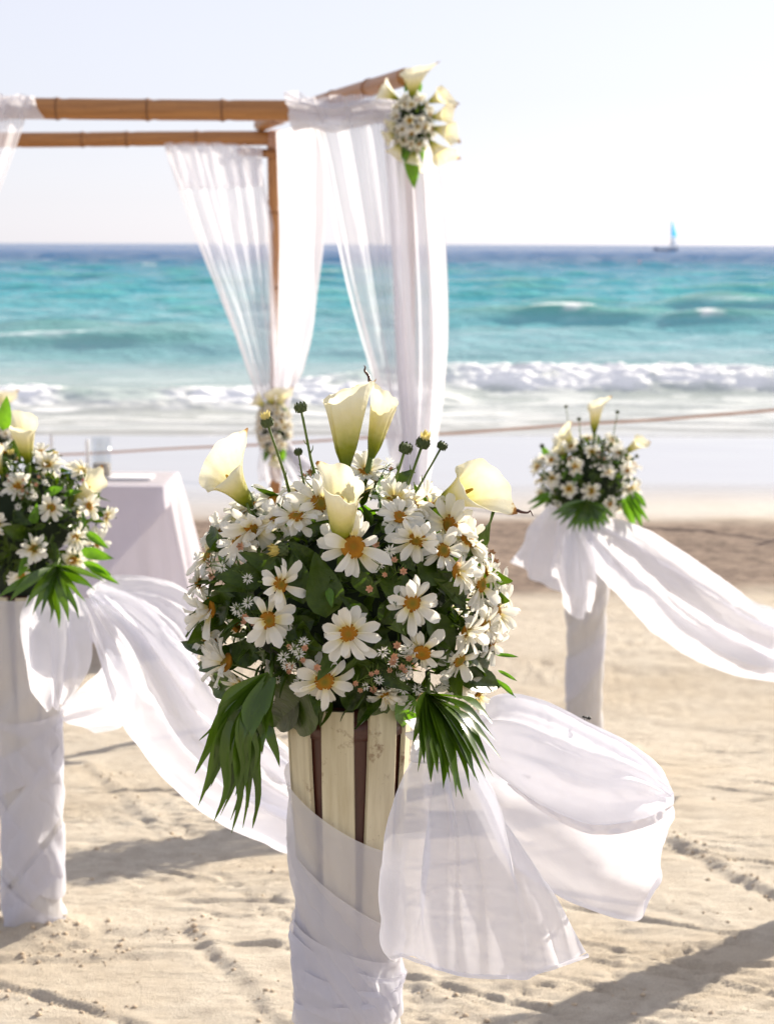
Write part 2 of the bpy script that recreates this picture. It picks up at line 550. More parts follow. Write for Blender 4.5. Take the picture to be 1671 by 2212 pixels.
def mat_sand():
    m, nt, out = nmat('beach_sand')
    tc = nd(nt, 'ShaderNodeTexCoord')
    P = tc.outputs['Object']
    n1 = noise(nt, 1.3, 5, P); n2 = noise(nt, 14, 5, P, 0.65); n3 = noise(nt, 260, 3, P, 0.7)
    dry = ramp(nt, [(0.3, (0.57, 0.495, 0.40)), (0.7, (0.73, 0.66, 0.55))], n2.outputs[0]).outputs[0]
    dry = mixc(nt, dry, (0.56, 0.46, 0.335), ramp(nt, [(0.45, (0, 0, 0)), (0.7, (0.6,) * 3)], n1.outputs[0]).outputs[0])
    gr = ramp(nt, [(0.3, (0.72,) * 3), (0.6, (1.05,) * 3)], n3.outputs[0]).outputs[0]
    dry = mixc(nt, dry, gr, 0.8, 'MULTIPLY')
    # rough damp band of coarse sand, then smooth damp sand, then wet
    damp = nd(nt, 'ShaderNodeAttribute', attribute_name='damp').outputs['Fac']
    wet = nd(nt, 'ShaderNodeAttribute', attribute_name='wet').outputs['Fac']
    n4 = noise(nt, 9, 6, P, 0.7)
    dcol = ramp(nt, [(0.35, (0.17, 0.125, 0.10)), (0.65, (0.36, 0.275, 0.215))], n4.outputs[0]).outputs[0]
    c = mixc(nt, dry, dcol, damp)
    c = mixc(nt, c, (0.46, 0.45, 0.45), wet)
    p = nd(nt, 'ShaderNodeBsdfPrincipled')
    nt.links.new(c, p.inputs['Base Color'])
    r = nd(nt, 'ShaderNodeMapRange'); r.inputs[3].default_value = 0.92; r.inputs[4].default_value = 0.05
    nt.links.new(wet, r.inputs[0]); nt.links.new(r.outputs[0], p.inputs['Roughness'])
    s = nd(nt, 'ShaderNodeMapRange'); s.inputs[3].default_value = 0.1; s.inputs[4].default_value = 1.0
    nt.links.new(wet, s.inputs[0]); nt.links.new(s.outputs[0], p.inputs['Specular IOR Level'])
    h = nd(nt, 'ShaderNodeMath', operation='MULTIPLY_ADD'); h.inputs[1].default_value = 0.6
    n5 = noise(nt, 55, 5, P, 0.7)
    nt.links.new(n5.outputs[0], h.inputs[0]); nt.links.new(n3.outputs[0], h.inputs[2])
    mp = nd(nt, 'ShaderNodeMapping'); mp.inputs['Scale'].default_value = (0.28, 1.0, 1.0); mp.inputs['Rotation'].default_value = (0, 0, 0.25)
    nt.links.new(P, mp.inputs[0])
    n6 = noise(nt, 34, 5, mp.outputs[0], 0.72)
    h2 = nd(nt, 'ShaderNodeMath', operation='MULTIPLY_ADD'); h2.inputs[1].default_value = 1.6
    nt.links.new(n6.outputs[0], h2.inputs[0]); nt.links.new(h.outputs[0], h2.inputs[2])
    h = h2
    b = nd(nt, 'ShaderNodeBump'); b.inputs['Distance'].default_value = 0.012
    bs = nd(nt, 'ShaderNodeMapRange'); bs.inputs[3].default_value = 0.8; bs.inputs[4].default_value = 0.0
    nt.links.new(wet, bs.inputs[0]); nt.links.new(bs.outputs[0], b.inputs['Strength'])
    nt.links.new(h.outputs[0], b.inputs['Height']); nt.links.new(b.outputs[0], p.inputs['Normal'])
    nt.links.new(p.outputs[0], out.inputs[0])
    return m


def mat_sea():
    m, nt, out = nmat('sea_water')
    tc = nd(nt, 'ShaderNodeTexCoord')
    dep = nd(nt, 'ShaderNodeAttribute', attribute_name='depth').outputs['Fac']
    foam = nd(nt, 'ShaderNodeAttribute', attribute_name='foam').outputs['Fac']
    crest = nd(nt, 'ShaderNodeAttribute', attribute_name='crest').outputs['Fac']
    c = ramp(nt, [(0.0, (0.52, 0.50, 0.45)), (0.10, (0.44, 0.50, 0.46)), (0.2, (0.24, 0.50, 0.53)), (0.42, (0.065, 0.43, 0.50)),
                  (0.62, (0.03, 0.28, 0.42)), (0.80, (0.015, 0.12, 0.27)), (1.0, (0.018, 0.11, 0.29))], dep).outputs[0]
    c = mixc(nt, c, (0.10, 0.40, 0.30), crest)  # light passing through thin crests, put in as a greener colour
    c = mixc(nt, c, (0.93, 0.94, 0.95), foam)
    p = nd(nt, 'ShaderNodeBsdfPrincipled')
    p.inputs['IOR'].default_value = 1.33
    nt.links.new(c, p.inputs['Base Color'])
    r = nd(nt, 'ShaderNodeMapRange'); r.inputs[3].default_value = 0.10; r.inputs[4].default_value = 0.9
    nt.links.new(foam, r.inputs[0]); nt.links.new(r.outputs[0], p.inputs['Roughness'])
    sp = ramp(nt, [(0.0, (0.5,) * 3), (0.3, (0.30,) * 3), (0.7, (0.09,) * 3), (0.95, (0.012,) * 3)], dep)
    nt.links.new(sp.outputs[0], p.inputs['Specular IOR Level'])
    mp = nd(nt, 'ShaderNodeMapping'); mp.inputs['Scale'].default_value = (0.5, 1.2, 1)
    nt.links.new(tc.outputs['Object'], mp.inputs[0])
    n1 = noise(nt, 2.2, 5, mp.outputs[0], 0.62)
    b = nd(nt, 'ShaderNodeBump'); b.inputs['Strength'].default_value = 0.55; b.inputs['Distance'].default_value = 0.36
    bs = ramp(nt, [(0.03, (0.03,) * 3), (0.16, (0.5,) * 3), (0.4, (0.9,) * 3)], dep)
    nt.links.new(bs.outputs[0], b.inputs['Strength'])
    nt.links.new(n1.outputs[0], b.inputs['Height']); nt.links.new(b.outputs[0], p.inputs['Normal'])
    nt.links.new(p.outputs[0], out.inputs[0])
    return m


# ------------------------------------------------------------------ beach
def build_sand():
    rows = np.concatenate([np.linspace(-6, 3.2, 24)[:-1], np.arange(3.2, 7.6, 0.0115), np.geomspace(7.6, 27, 230)])
    s = np.linspace(-1, 1, 640)
    s = 0.30 * s + 0.70 * s ** 3
    Wd = 7 + 0.9 * np.clip(rows, 0, None)
    Y = np.repeat(rows[:, None], len(s), 1)
    X = Wd[:, None] * s[None, :]
    Z = gz(Y)
    near = 1 - smooth(9.0, 15.0, Y)
    # trodden, raked surface: low swells, drawn-out scrapes, rough broken patches
    h = 0.030 * fbm(X * 0.9, Y * 0.9, 3, 1)
    rot = X * 0.25 + Y * 0.97
    alo = X * 0.97 - Y * 0.25
    h += 0.020 * fbm(alo * 1.6, rot * 6.0, 4, 5)
    pat = smooth(-0.02, 0.16, fbm(X * 1.1 + 3, Y * 1.5 + 5, 3, 9))
    crk = np.abs(fbm(alo * 5, rot * 16, 4, 15))
    h += pat * (0.015 * fbm(X * 9, Y * 14, 4, 12) - 0.010 * np.exp(-(crk / 0.03) ** 2))
    h += 0.006 * fbm(X * 22, Y * 30, 3, 21)
    ck = np.abs(fbm(alo * 6, rot * 26, 4, 23, 0.6))
    h -= 0.006 * np.exp(-(ck / 0.035) ** 2) * smooth(-0.12, 0.12, fbm(X * 2.2, Y * 2.8, 3, 25))
    # long scored lines: rake marks and edges of planks dragged over the sand
    lines = [((190, 1640), (420, 1850), 0.016), ((330, 1700), (470, 1830), 0.010), ((430, 2000), (640, 2240), 0.020), ((300, 1590), (560, 1650), 0.008),
             ((0, 2075), (330, 2065), 0.024), ((60, 2030), (470, 2010), 0.018), ((1440, 1800), (1700, 1945), 0.034), ((1290, 1975), (1660, 1900), 0.012),
             ((1400, 1930), (1640, 2040), 0.010), ((1290, 2120), (1560, 2230), 0.012), ((1310, 1640), (1480, 1650), 0.02), ((880, 2130), (1150, 2240), 0.012),
             ((0, 2150), (260, 2145), 0.012), ((480, 1880), (660, 1890), 0.016), ((200, 1850), (430, 2010), 0.006), ((1480, 1560), (1690, 1590), 0.012),
             ((900, 2090), (1000, 2240), 0.012), ((1200, 1900), (1500, 2090), 0.006), ((1320, 1850), (1600, 2010), 0.006)]
    for i, (p0, p1, am) in enumerate(lines):
        a = gpt(*p0); b = gpt(*p1)
        ax, ay = a.x, a.y; dx, dy = b.x - a.x, b.y - a.y
        L = math.hypot(dx, dy); ux, uy = dx / L, dy / L
        al = (X - ax) * ux + (Y - ay) * uy
        ac = -(X - ax) * uy + (Y - ay) * ux + 0.05 * fbm(X * 3 + i, Y * 3, 3, 60 + i)
        wnd = smooth(-0.12, 0.08, al) * (1 - smooth(L - 0.08, L + 0.12, al))
        rough = 0.6 + 1.6 * np.clip(fbm(X * 14, Y * 14, 3, 33 + i) + 0.15, 0, 1)
        h += 0.34 * wnd * am * rough * (np.exp(-(ac / 0.028) ** 2) - 0.8 * np.exp(-((ac + 0.045) / 0.025) ** 2))
    rr = np.random.RandomState(4)
    for i in range(64):                # fine scored lines left by raking and dragging
        x0, y0 = rr.uniform(-1.8, 1.7), rr.uniform(3.6, 7.2)
        an = math.radians(rr.choice([-38, -34, 28, 4]) + rr.uniform(-6, 6))
        ux, uy = math.cos(an), math.sin(an)
        L = rr.uniform(0.3, 1.0)
        al = (X - x0) * ux + (Y - y0) * uy
        ac = -(X - x0) * uy + (Y - y0) * ux + 0.02 * fbm(X * 2 + i, Y * 2, 2, 160 + i)
        wnd = smooth(-0.1, 0.1, al) * (1 - smooth(L - 0.1, L + 0.1, al))
        h += wnd * 0.008 * (0.6 * np.exp(-((ac - 0.022) / 0.014) ** 2) - np.exp(-(ac / 0.014) ** 2)) * (0.5 + 1.2 * vnoise(X * 9, Y * 9, 170 + i))
    # sand heaped at the feet of the stands
    for (cx, cy, hh, w) in ((-0.905, 4.40, 0.045, 0.13), (-0.06, 2.6, 0.03, 0.16), (0.81, 7.15, 0.03, 0.16)):
        r = np.hypot(X - cx, Y - cy)
        h += hh * np.exp(-(r / w) ** 2) * (1 + 1.2 * fbm(X * 16, Y * 16, 3, 70))
    band = smooth(10.5, 11.0, Y + 0.8 * fbm(X * 0.5, Y * 0.5, 3, 81)) * (1 - smooth(13.3, 14.6, Y + 0.9 * fbm(X * 0.4, Y * 0.5, 3, 82)))
    h2 = 0.05 * fbm(X * 3.0, Y * 3.5, 4, 90) * band
    wet = smooth(13.6, 16.2, Y + 1.2 * fbm(X * 0.4, Y * 0.3, 2, 84))
    wet2 = 0.35 * smooth(13.5, 14.0, Y) * (1 - wet) + wet
    Z = Z + h * near + h2 + 0.01 * fbm(X * 0.6, Y * 1.2, 2, 91) * (1 - near)
    P = np.stack([X, Y, Z], -1)
    me = gridmesh('sand', P, mat_sand(), {'damp': band, 'wet': wet2})
    link('sand', me, kind='structure')


SEA_Z = -0.565


def build_sea():
    rows = np.concatenate([np.arange(19.0, 30, 0.035), np.geomspace(30, 9000, 900)])
    s = np.linspace(-1, 1, 420)
    s = 0.55 * s + 0.45 * s ** 3
    Wd = 6 + 0.42 * rows
    Y = np.repeat(rows[:, None], len(s), 1)
    X = Wd[:, None] * s[None, :]
    Z = np.zeros_like(X)
    foam = np.zeros_like(X); crest = np.zeros_like(X)
    # open water: wind waves, amplitude fading with distance only because they fall below a pixel
    fade = smooth(24, 42, Y) * (1 - 0.85 * smooth(120, 700, Y))
    for i, (wl, amp, ang) in enumerate([(11, 0.17, 0.10), (7.3, 0.12, -0.16), (4.6, 0.07, 0.3), (2.9, 0.085, -0.35), (1.7, 0.062, 0.15), (1.0, 0.036, -0.2)]):
        ph = 2 * np.pi * ((Y + 3.0 * fbm(X / (wl * 2.2), Y / (wl * 2.2), 3, 100 + i) * wl / 4) * math.cos(ang) + X * math.sin(ang)) / wl
        mod = 0.25 + 1.5 * np.clip(fbm(X / (wl * 2.4), Y / (wl * 1.8), 3, 120 + i) + 0.35, 0, 1)
        w = np.sin(ph)
        Z += fade * amp * mod * (w + 0.35 * w * w)
    crest = 0.7 * smooth(0.20, 0.48, Z) * (1 - smooth(90, 220, Y))
    caps = smooth(0.50, 0.64, Z + 0.5 * fbm(X * 1.2, Y * 1.2, 4, 140)) * smooth(0.1, 0.3, fbm(X * 0.12, Y * 0.10, 3, 141) + 0.12) * (1 - smooth(200, 500, Y))
    foam = np.maximum(foam, 0.9 * caps * smooth(28, 40, Y))

    def wave(Yc, H, wf, wb, fo, lump, fw):
        """one wave: crest line Yc(x), height H(x), front and back widths, foam on the front"""
        nonlocal Z, foam, crest
        d = Y - Yc
        fo = fo * (0.35 + 0.65 * smooth(-0.16, 0.06, fbm(X * 0.55 + 3, 0 * X + H.mean() * 50, 3, 199)))
        prof = np.where(d < 0, np.exp(-(d / wf) ** 2), np.exp(-(d / wb) ** 2))
        Z = Z + H * prof
        nz = fbm(X * 2.6, Y * 2.6, 4, 200)
        body = smooth(-fw, -fw * 0.6, d + 0.5 * nz * fw) * (1 - smooth(0.05, 0.45, d + 0.6 * nz))
        f = body * fo * smooth(-0.30, 0.02, nz + 0.25 * (fo - 0.5))
        foam = np.maximum(foam, np.clip(f, 0, 1))
        Z = Z + lump * body * fo * (1.5 * fbm(X * 4.2, Y * 5.5, 4, 210, 0.66) + 0.25 + 0.35 * fbm(X * 0.8, Y * 0.5, 2, 213))
        crest = np.maximum(crest, 0.9 * smooth(0.35, 0.8, prof) * (1 - body * fo) * smooth(0.12, 0.3, H))

    ref = X / Y          # photo-independent only in that crests run roughly along the shore
    # shore breaker, in two overlapping lengths
    x24 = X
    nzx = fbm(X * 0.35, 0 * X, 3, 220)
    wave(24.2 + 0.10 * X + 1.2 * nzx, 0.20 * (1 - smooth(0.0, 1.4, X)) + 0.02, 0.75, 1.2, np.clip(1.2 - smooth(0.2, 1.6, X), 0, 1), 0.09, 1.0)
    wave(26.0 + 0.06 * X + 1.2 * fbm(X * 0.3, 0 * X + 5, 3, 221), 0.30 * smooth(-2.2, 0.6, X) + 0.05, 0.85, 1.6, smooth(-2.6, -0.8, X), 0.10, 1.15)
    # farther unbroken swells with a little foam on the lip
    wave(36.5 + 0.05 * X + 1.0 * fbm(X * 0.2, 0 * X + 9, 2, 222), 0.20 * smooth(-11, -7, X) * (1 - smooth(-4.2, -1.5, X)), 0.9, 2.4,
         0.55 * smooth(-11, -8.5, X) * (1 - smooth(-6.2, -5.0, X)), 0.05, 0.25)
    wave(40 + 1.2 * fbm(X * 0.2, 0 * X + 14, 2, 226), 0.18 * smooth(0.0, 2.0, X) * (1 - smooth(4, 7, X)), 0.9, 2.4, 0.0 * X, 0.0, 0.3)
    wave(56 + 1.0 * fbm(X * 0.2, 0 * X + 2, 2, 223), 0.24 * smooth(8.3, 11, X), 1.0, 2.4, 0.45 * smooth(8.8, 11, X), 0.06, 0.4)
    # spent foam lines running up the sand
    for k, (yc, st, wd) in enumerate([(22.6, 0.75, 0.22), (21.4, 0.55, 0.14), (20.4, 0.4, 0.10), (23.4, 0.5, 0.2)]):
        yl = yc + 1.3 * fbm(X * 0.35 + 4 * k, 0 * X + k, 3, 230 + k) + 0.03 * X
        d = Y - yl
        nn = fbm(X * 2.2, Y * 3.5, 4, 240 + k)
        ln = np.exp(-(np.where(d < 0, d / (wd * 0.5), d / (wd * 1.8))) ** 2)
        Z = Z + 0.025 * ln * smooth(19.2, 20.2, Y)
        foam = np.maximum(foam, st * ln * smooth(-0.15, 0.2, nn))
    lace = smooth(0.05, 0.16, fbm(X * 1.2, Y * 2.4, 4, 260)) * smooth(20, 22, Y) * (1 - smooth(25, 30, Y)) * 0.35
    foam = np.clip(np.maximum(foam, lace), 0, 1)
    dep = np.clip(np.log(np.maximum(Y, 19) / 19) / math.log(420 / 19), 0, 1)
    dep = np.clip(dep + 0.05 * fbm(X / 9, Y / 14, 3, 270) * smooth(24, 40, Y), 0, 1)
    Z = Z + SEA_Z
    edge = smooth(19.0, 20.6, Y)
    Z = (gz(Y) - 0.06) * (1 - edge) + Z * edge
    me = gridmesh('sea', np.stack([X, Y, Z], -1), mat_sea(), {'foam': foam, 'crest': crest, 'depth': dep})
    link('sea', me, kind='structure')


build_sand()
build_sea()


# loose clods of sand along the broken ridges
def build_clods():
    g = Geo()
    r = random.Random(3)
    ico_v = [Vector(v).normalized() for v in [(0, 0, 1), (0.89, 0, 0.45), (0.28, 0.85, 0.45), (-0.72, 0.53, 0.45), (-0.72, -0.53, 0.45), (0.28, -0.85, 0.45),
                                             (0.72, 0.53, -0.45), (-0.28, 0.85, -0.45), (-0.89, 0, -0.45), (-0.28, -0.85, -0.45), (0.72, -0.53, -0.45), (0, 0, -1)]]
    ico_f = [(0, 1, 2), (0, 2, 3), (0, 3, 4), (0, 4, 5), (0, 5, 1), (1, 6, 2), (2, 7, 3), (3, 8, 4), (4, 9, 5), (5, 10, 1),
             (6, 7, 2), (7, 8, 3), (8, 9, 4), (9, 10, 5), (10, 6, 1), (11, 7, 6), (11, 8, 7), (11, 9, 8), (11, 10, 9), (11, 6, 10)]
    segs = [((0, 2080), (330, 2065), 60), ((60, 2030), (470, 2010), 70), ((1440, 1800), (1700, 1945), 120), ((430, 2000), (640, 2240), 45),
            ((190, 1640), (420, 1850), 60), ((0, 2010), (150, 2035), 60), ((480, 1880), (660, 1890), 25), ((1400, 1930), (1640, 2040), 20),
            ((1290, 2120), (1560, 2230), 25), ((0, 2150), (260, 2190), 60), ((880, 2130), (1150, 2240), 25)]
    dg = bpy.context.evaluated_depsgraph_get()
    sand = bpy.data.objects['sand']
    from mathutils.bvhtree import BVHTree
    bv = BVHTree.FromObject(sand, dg)
    def put(x, y, s):
        hit = bv.ray_cast(Vector((x, y, 2)), Vector((0, 0, -1)))[0]
        if hit is None: return
        M = Matrix.Rotation(r.random() * 6, 3, 'Z') @ Matrix.Rotation(r.random() * 6, 3, 'X')
        vs = [M @ (v * s * r.uniform(0.6, 1.25)) for v in ico_v]
        g.add([(v.x + x, v.y + y, v.z * 0.75 + hit.z + s * 0.15) for v in vs], ico_f)
    for p0, p1, n in segs:
        a, b = gpt(*p0), gpt(*p1)
        for _ in range(n * 2 // 3):
            t = r.random()
            put(a.x + (b.x - a.x) * t + r.gauss(0, 0.03), a.y + (b.y - a.y) * t + r.gauss(0, 0.045), 0.0025 + 0.007 * r.random() ** 3)
    for _ in range(260):
        put(r.uniform(-1.6, 1.6), r.uniform(3.6, 6.8), 0.002 + 0.006 * r.random() ** 4)
    # the bigger lumps heaped at the foot of the left stand
    for px, py, s in ((55, 2015, 0.022), (108, 2008, 0.03), (85, 2020, 0.018), (20, 2022, 0.02), (128, 2018, 0.014), (100, 2024, 0.015), (70, 2028, 0.012), (35, 2030, 0.014)):
        p = gpt(px, py)
        put(p.x, p.y, s)
    m = mat_simple('sand_clod', (0.56, 0.45, 0.33), 0.95, 120, 0.2, 0.1, 0.6)
    link('sand_clods', mesh('sand_clods', g.v, g.f, m), kind='stuff', label='loose clods of dry sand scattered over the beach', cat='sand')


build_clods()


# ------------------------------------------------------------------ far things: sailboat, buoy, rope
def build_boat():
    b = at(1448, 541, 640); b.z = SEA_Z
    k = 640 / FP                       # metres per photo unit out there
    root = empty('sailboat', b, 'tiny sailboat with a bright blue sail out on the horizon', 'sailboat')
    # slim double-ended hull
    n = 14
    L = 50 * k
    prof = []
    for i in range(n):
        t = i / (n - 1)
        w = 0.9 * math.sin(math.pi * (0.04 + 0.92 * t)) ** 0.7
        x = -L * 0.72 + L * t
        zt = 0.6 + 0.7 * (2 * t - 1) ** 4
        prof.append([(x, -w, zt), (x, -w * 0.6, 0.1), (x, 0, -0.25), (x, w * 0.6, 0.1), (x, w, zt)])
    link('hull', gridmesh('hull', np.array(prof), M_HULL), root)
    link('deck', gridmesh('deck', np.array([[p[0], p[4]] for p in prof]) - np.array([0, 0, 0.12]), M_HULL), root)
    mh = 66 * k
    link('mast', tube('mast', [(0, 0, 0.3), (-0.3 * k, 0, mh)], [0.12, 0.06], M_HULL), root)
    link('boom', tube('boom', [(0, 0, 16 * k), (14 * k, 0.2, 14 * k)], 0.07, M_HULL), root)

    def sail(name, pts, m):
        A = np.array([[np.array(pts[0]) * (1 - u) + np.array(pts[1]) * u for u in np.linspace(0, 1, 8)],
                      [np.array(pts[2]) * (1 - u) + np.array(pts[3]) * u for u in np.linspace(0, 1, 8)]])
        R = np.stack([A[0] * (1 - v) + A[1] * v for v in np.linspace(0, 1, 10)], 0)
        bel = np.sin(np.linspace(0, np.pi, 8))[None, :] * np.sin(np.linspace(0.2, np.pi, 10))[:, None]
        R[:, :, 1] += 0.5 * bel
        link(name, gridmesh(name, R, m), root)
    sail('mainsail', [(0.2 * k, 0, mh * 0.98), (2 * k, 0, mh * 0.96), (0.6 * k, 0, 30 * k), (14 * k, 0.3, 30 * k)], M_SAIL)
    sail('lower_sail', [(0.6 * k, 0, 29.5 * k), (13 * k, 0.3, 29.5 * k), (0.8 * k, 0, 10 * k), (13.5 * k, 0.4, 10 * k)], M_SAILW)
    for s in (-1, 1):
        link('outrigger', tube('outrigger', [(-9 * k, s * 2.6, 0.3), (0, s * 2.6, 0.05), (8 * k, s * 2.6, 0.3)], 0.16, M_HULL), root)
        link('outrigger_arm', tube('outrigger_arm', [(0, 0, 0.9), (0, s * 1.6, 1.0), (0, s * 2.6, 0.1)], 0.08, M_HULL), root)


build_boat()


def lathe(prof, n=20):
    v, f = [], []
    for r, z in prof:
        for j in range(n):
            a = 2 * math.pi * j / n
            v.append((r * math.cos(a), r * math.sin(a), z))
    for i in range(len(prof) - 1):
        for j in range(n):
            f.append((i * n + j, i * n + (j + 1) % n, (i + 1) * n + (j + 1) % n, (i + 1) * n + j))
    return v, f


bp = at(1380, 575, 172); bp.z = SEA_Z + 0.05
broot = empty('marker_buoy', bp, 'small red marker buoy floating on the sea below the sailboat', 'buoy')
v, f = lathe([(0.0, -0.2), (0.2, -0.12), (0.27, 0.05), (0.24, 0.2), (0.1, 0.3), (0.07, 0.45), (0.0, 0.47)])
link('float', mesh('float', v, f, M_RED), broot)
link('top_ring', tube('top_ring', [(0.08 * math.cos(a), 0, 0.52 + 0.08 * math.sin(a)) for a in np.linspace(0, 6.28, 14)], 0.02, M_RED, 6), broot)

# rope strung low along the water's edge, rising to a stake outside the picture
ra, rb = at(-420, 1003, 18.0), at(1990, 862, 14.5)
pts = []
for t in np.linspace(0, 1, 60):
    p = ra.lerp(rb, t)
    p.z -= 0.06 * 4 * t * (1 - t) - 0.004 * math.sin(37 * t)
    p.z = max(p.z, float(gz(p.y)) + 0.012)
    pts.append(p)
link('boundary_rope', tube('boundary_rope', pts, np.linspace(0.009, 0.013, 60), M_ROPE, 8), label='reddish brown rope strung along the water behind the pergola', cat='rope')
e = rb
link('rope_stake', tube('rope_stake', [(e.x, e.y, float(gz(e.y)) - 0.25), (e.x, e.y, e.z), (e.x, e.y, e.z + 0.12)], [0.035, 0.032, 0.028], M_BAMB, 10),
     label='short wooden stake holding the end of the boundary rope', cat='stake')

# ------------------------------------------------------------------ plant kit
def petal_mesh(i, r):
    """unit petal lying along +x from 0.16 to 1.0"""
    nl, nw = 7, 5
    wmax = r.uniform(0.135, 0.20)
    curl = r.uniform(-0.20, 0.14)
    notch = r.uniform(0.0, 0.05)
    tw = r.uniform(-1.0, 1.0)
    V, T = [], []
    for a in range(nl):
        t = a / (nl - 1)
        w = wmax * (0.30 + 0.70 * math.sin(math.pi * min(1, 0.10 + 0.62 * t)) ** 1.2) * (1 if t < 0.72 else math.sqrt(max(0.0, 1 - ((t - 0.72) / 0.30) ** 2)))
        for b in range(nw):
            s = (b / (nw - 1)) * 2 - 1
            x = 0.25 + 0.75 * t - (notch * (1 - abs(s)) + 0.03 * s * s) * (t > 0.95)
            y = w * s
            z = 0.05 * math.sin(math.pi * t) + curl * t * t - 0.055 * (1 - s * s) * (1 if b % 2 else 0.3) * (0.4 + 0.6 * t) + 0.06 * s * s + tw * 0.10 * s * t * t
            V.append((x, y, z)); T.append(t)
    F = [(a * nw + b, a * nw + b + 1, (a + 1) * nw + b + 1, (a + 1) * nw + b) for a in range(nl - 1) for b in range(nw - 1)]
    return V, F, T


_r = random.Random(11)
PETALS_G = [petal_mesh(i, _r) for i in range(12)]
PETALS = [mesh('petal', v, f, M_PETAL, True, {'t': t}) for v, f, t in PETALS_G]


def disc_geo(n=14, m=6):
    V, T, F = [], [], []
    for i in range(m):
        t = i / (m - 1)
        for j in range(n):
            a = 2 * math.pi * (j + 0.5 * (i % 2)) / n
            rr = 0.315 * t
            z = 0.06 + 0.10 * (1 - t ** 2.2) + (0.012 * (1 if j % 2 else -1) if 0 < i else 0) - 0.012 * math.exp(-(t / 0.3) ** 2)
            V.append((rr * math.cos(a), rr * math.sin(a), z)); T.append(t)
    for j in range(n):
        V.append((0.2 * math.cos(2 * math.pi * j / n), 0.2 * math.sin(2 * math.pi * j / n), -0.05)); T.append(1)
    for i in range(m):
        for j in range(n):
            F.append((i * n + j, i * n + (j + 1) % n, (i + 1) * n + (j + 1) % n, (i + 1) * n + j))
    return V, F, T


_v, _f, _t = disc_geo()
DISC = mesh('flower_center', _v, _f, M_DISC, True, {'t': _t})
_v, _f = lathe([(0.0, -0.02), (0.16, -0.03), (0.20, -0.02), (0.17, -0.09), (0.07, -0.14), (0.035, -0.2), (0.03, -1.3)], 10)
CALYX = mesh('daisy', _v, _f, M_STEM)


def petal_mats(r, n, cup, droop, ragged):
    out = []
    for lay in (0, 1):
        k = n if lay == 0 else max(0, n // 2 - 1)
        for i in range(k):
            a = 2 * math.pi * (i + 0.5 * lay + r.uniform(-0.22, 0.22)) / k
            if r.random() < ragged * 0.12: continue
            tilt = cup + (0.10 if lay else 0) + r.gauss(0, 0.10 + 0.22 * ragged)
            sc_ = (0.90 if lay else 1.0) * r.uniform(0.74, 1.10)
            out.append(Matrix.Rotation(a, 4, 'Z') @ Matrix.Translation((0, 0, 0.01 + 0.02 * lay)) @ Matrix.Rotation(-tilt, 4, 'Y')
                       @ Matrix.Rotation(r.gauss(0, 0.34), 4, 'X') @ Matrix.Diagonal((sc_, sc_ * r.uniform(0.85, 1.1), sc_, 1)))
    return out


def joined_daisy(seed, n=13, cup=0.15, ragged=0.6):
    r = random.Random(seed)
    g = Geo()
    for M in petal_mats(r, n, cup, 0, ragged):
        V, F, T = r.choice(PETALS_G)
        g.add([M @ Vector(v) for v in V], F, T)
    return mesh('daisy', g.v, g.f, M_PETAL, True, {'t': g.t})


JDAISY = [joined_daisy(i, cup=c) for i, c in enumerate((0.1, 0.2, 0.0, 0.35, -0.1))]


def frame(loc, n, roll=0.0, s=1.0):
    """matrix with local z along n"""
    n = Vector(n).normalized()
    q = n.to_track_quat('Z', 'Y')
    return Matrix.Translation(loc) @ q.to_matrix().to_4x4() @ Matrix.Rotation(roll, 4, 'Z') @ Matrix.Scale(s, 4)


def add_daisy(root, loc, n, D, r, full=True, cup=0.12, ragged=0.6, npet=13):
    M = frame(loc, n, r.random() * 6.28, D / 2)
    if full:
        o = link('daisy', CALYX, root, M=M)
        for pm in petal_mats(r, npet, cup, 0, ragged):
            link('petal', r.choice(PETALS), o, M=pm)
    else:
        o = link('daisy', r.choice(JDAISY), root, M=M)
    link('flower_center', DISC, o)
    return o


def leaf_geo(W=0.42, bend=0.15, fold=0.12, wave=0.0, point=1.0, n=9):
    """unit leaf along +x, face +z"""
    V, F = [], []
    nw = 5
    for a in range(n):
        t = a / (n - 1)
        w = W * 0.5 * (math.sin(math.pi * t ** 0.8) ** 0.8 * (1 - 0.35 * t * point) + 0.02 * (1 - t))
        if a == n - 1: w = 0.004
        for b in range(nw):
            s = (b / (nw - 1)) * 2 - 1
            z = -bend * t * t + fold * abs(s) * w * 2 + wave * math.sin(9 * t + 2 * s) * abs(s) * 0.05
            V.append((t, w * s, z))
    for a in range(n - 1):
        for b in range(nw - 1):
            F.append((a * nw + b, a * nw + b + 1, (a + 1) * nw + b + 1, (a + 1) * nw + b))
    return V, F


LEAFG = [leaf_geo(0.46, 0.15, 0.25, 0.5), leaf_geo(0.55, 0.25, 0.15, 1), leaf_geo(0.40, 0.05, 0.35, 0.4), leaf_geo(0.62, 0.2, 0.2, 0.8), leaf_geo(0.22, 0.2, 0.3)]
LEAFM = [mesh('leaf', v, f, M_LEAF) for v, f in LEAFG]
LEAFBM = [mesh('leaf', v, f, M_LEAFB) for v, f in LEAFG]


def leaf_matrix(base, tip, face, W=1.0):
    d = Vector(tip) - Vector(base)
    L = d.length
    x = d.normalized()
    z = Vector(face) - x * Vector(face).dot(x)
    if z.length < 1e-4: z = Vector((0, -1, 0.1))
    z.normalize()
    y = z.cross(x)
    R = Matrix((x, y, z)).transposed().to_4x4()
    return Matrix.Translation(base) @ R @ Matrix.Diagonal((L, L * W, L, 1))


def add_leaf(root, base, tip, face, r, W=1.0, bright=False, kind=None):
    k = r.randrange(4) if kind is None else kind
    return link('leaf', (LEAFBM if bright else LEAFM)[k], root, M=leaf_matrix(base, tip, face, W))


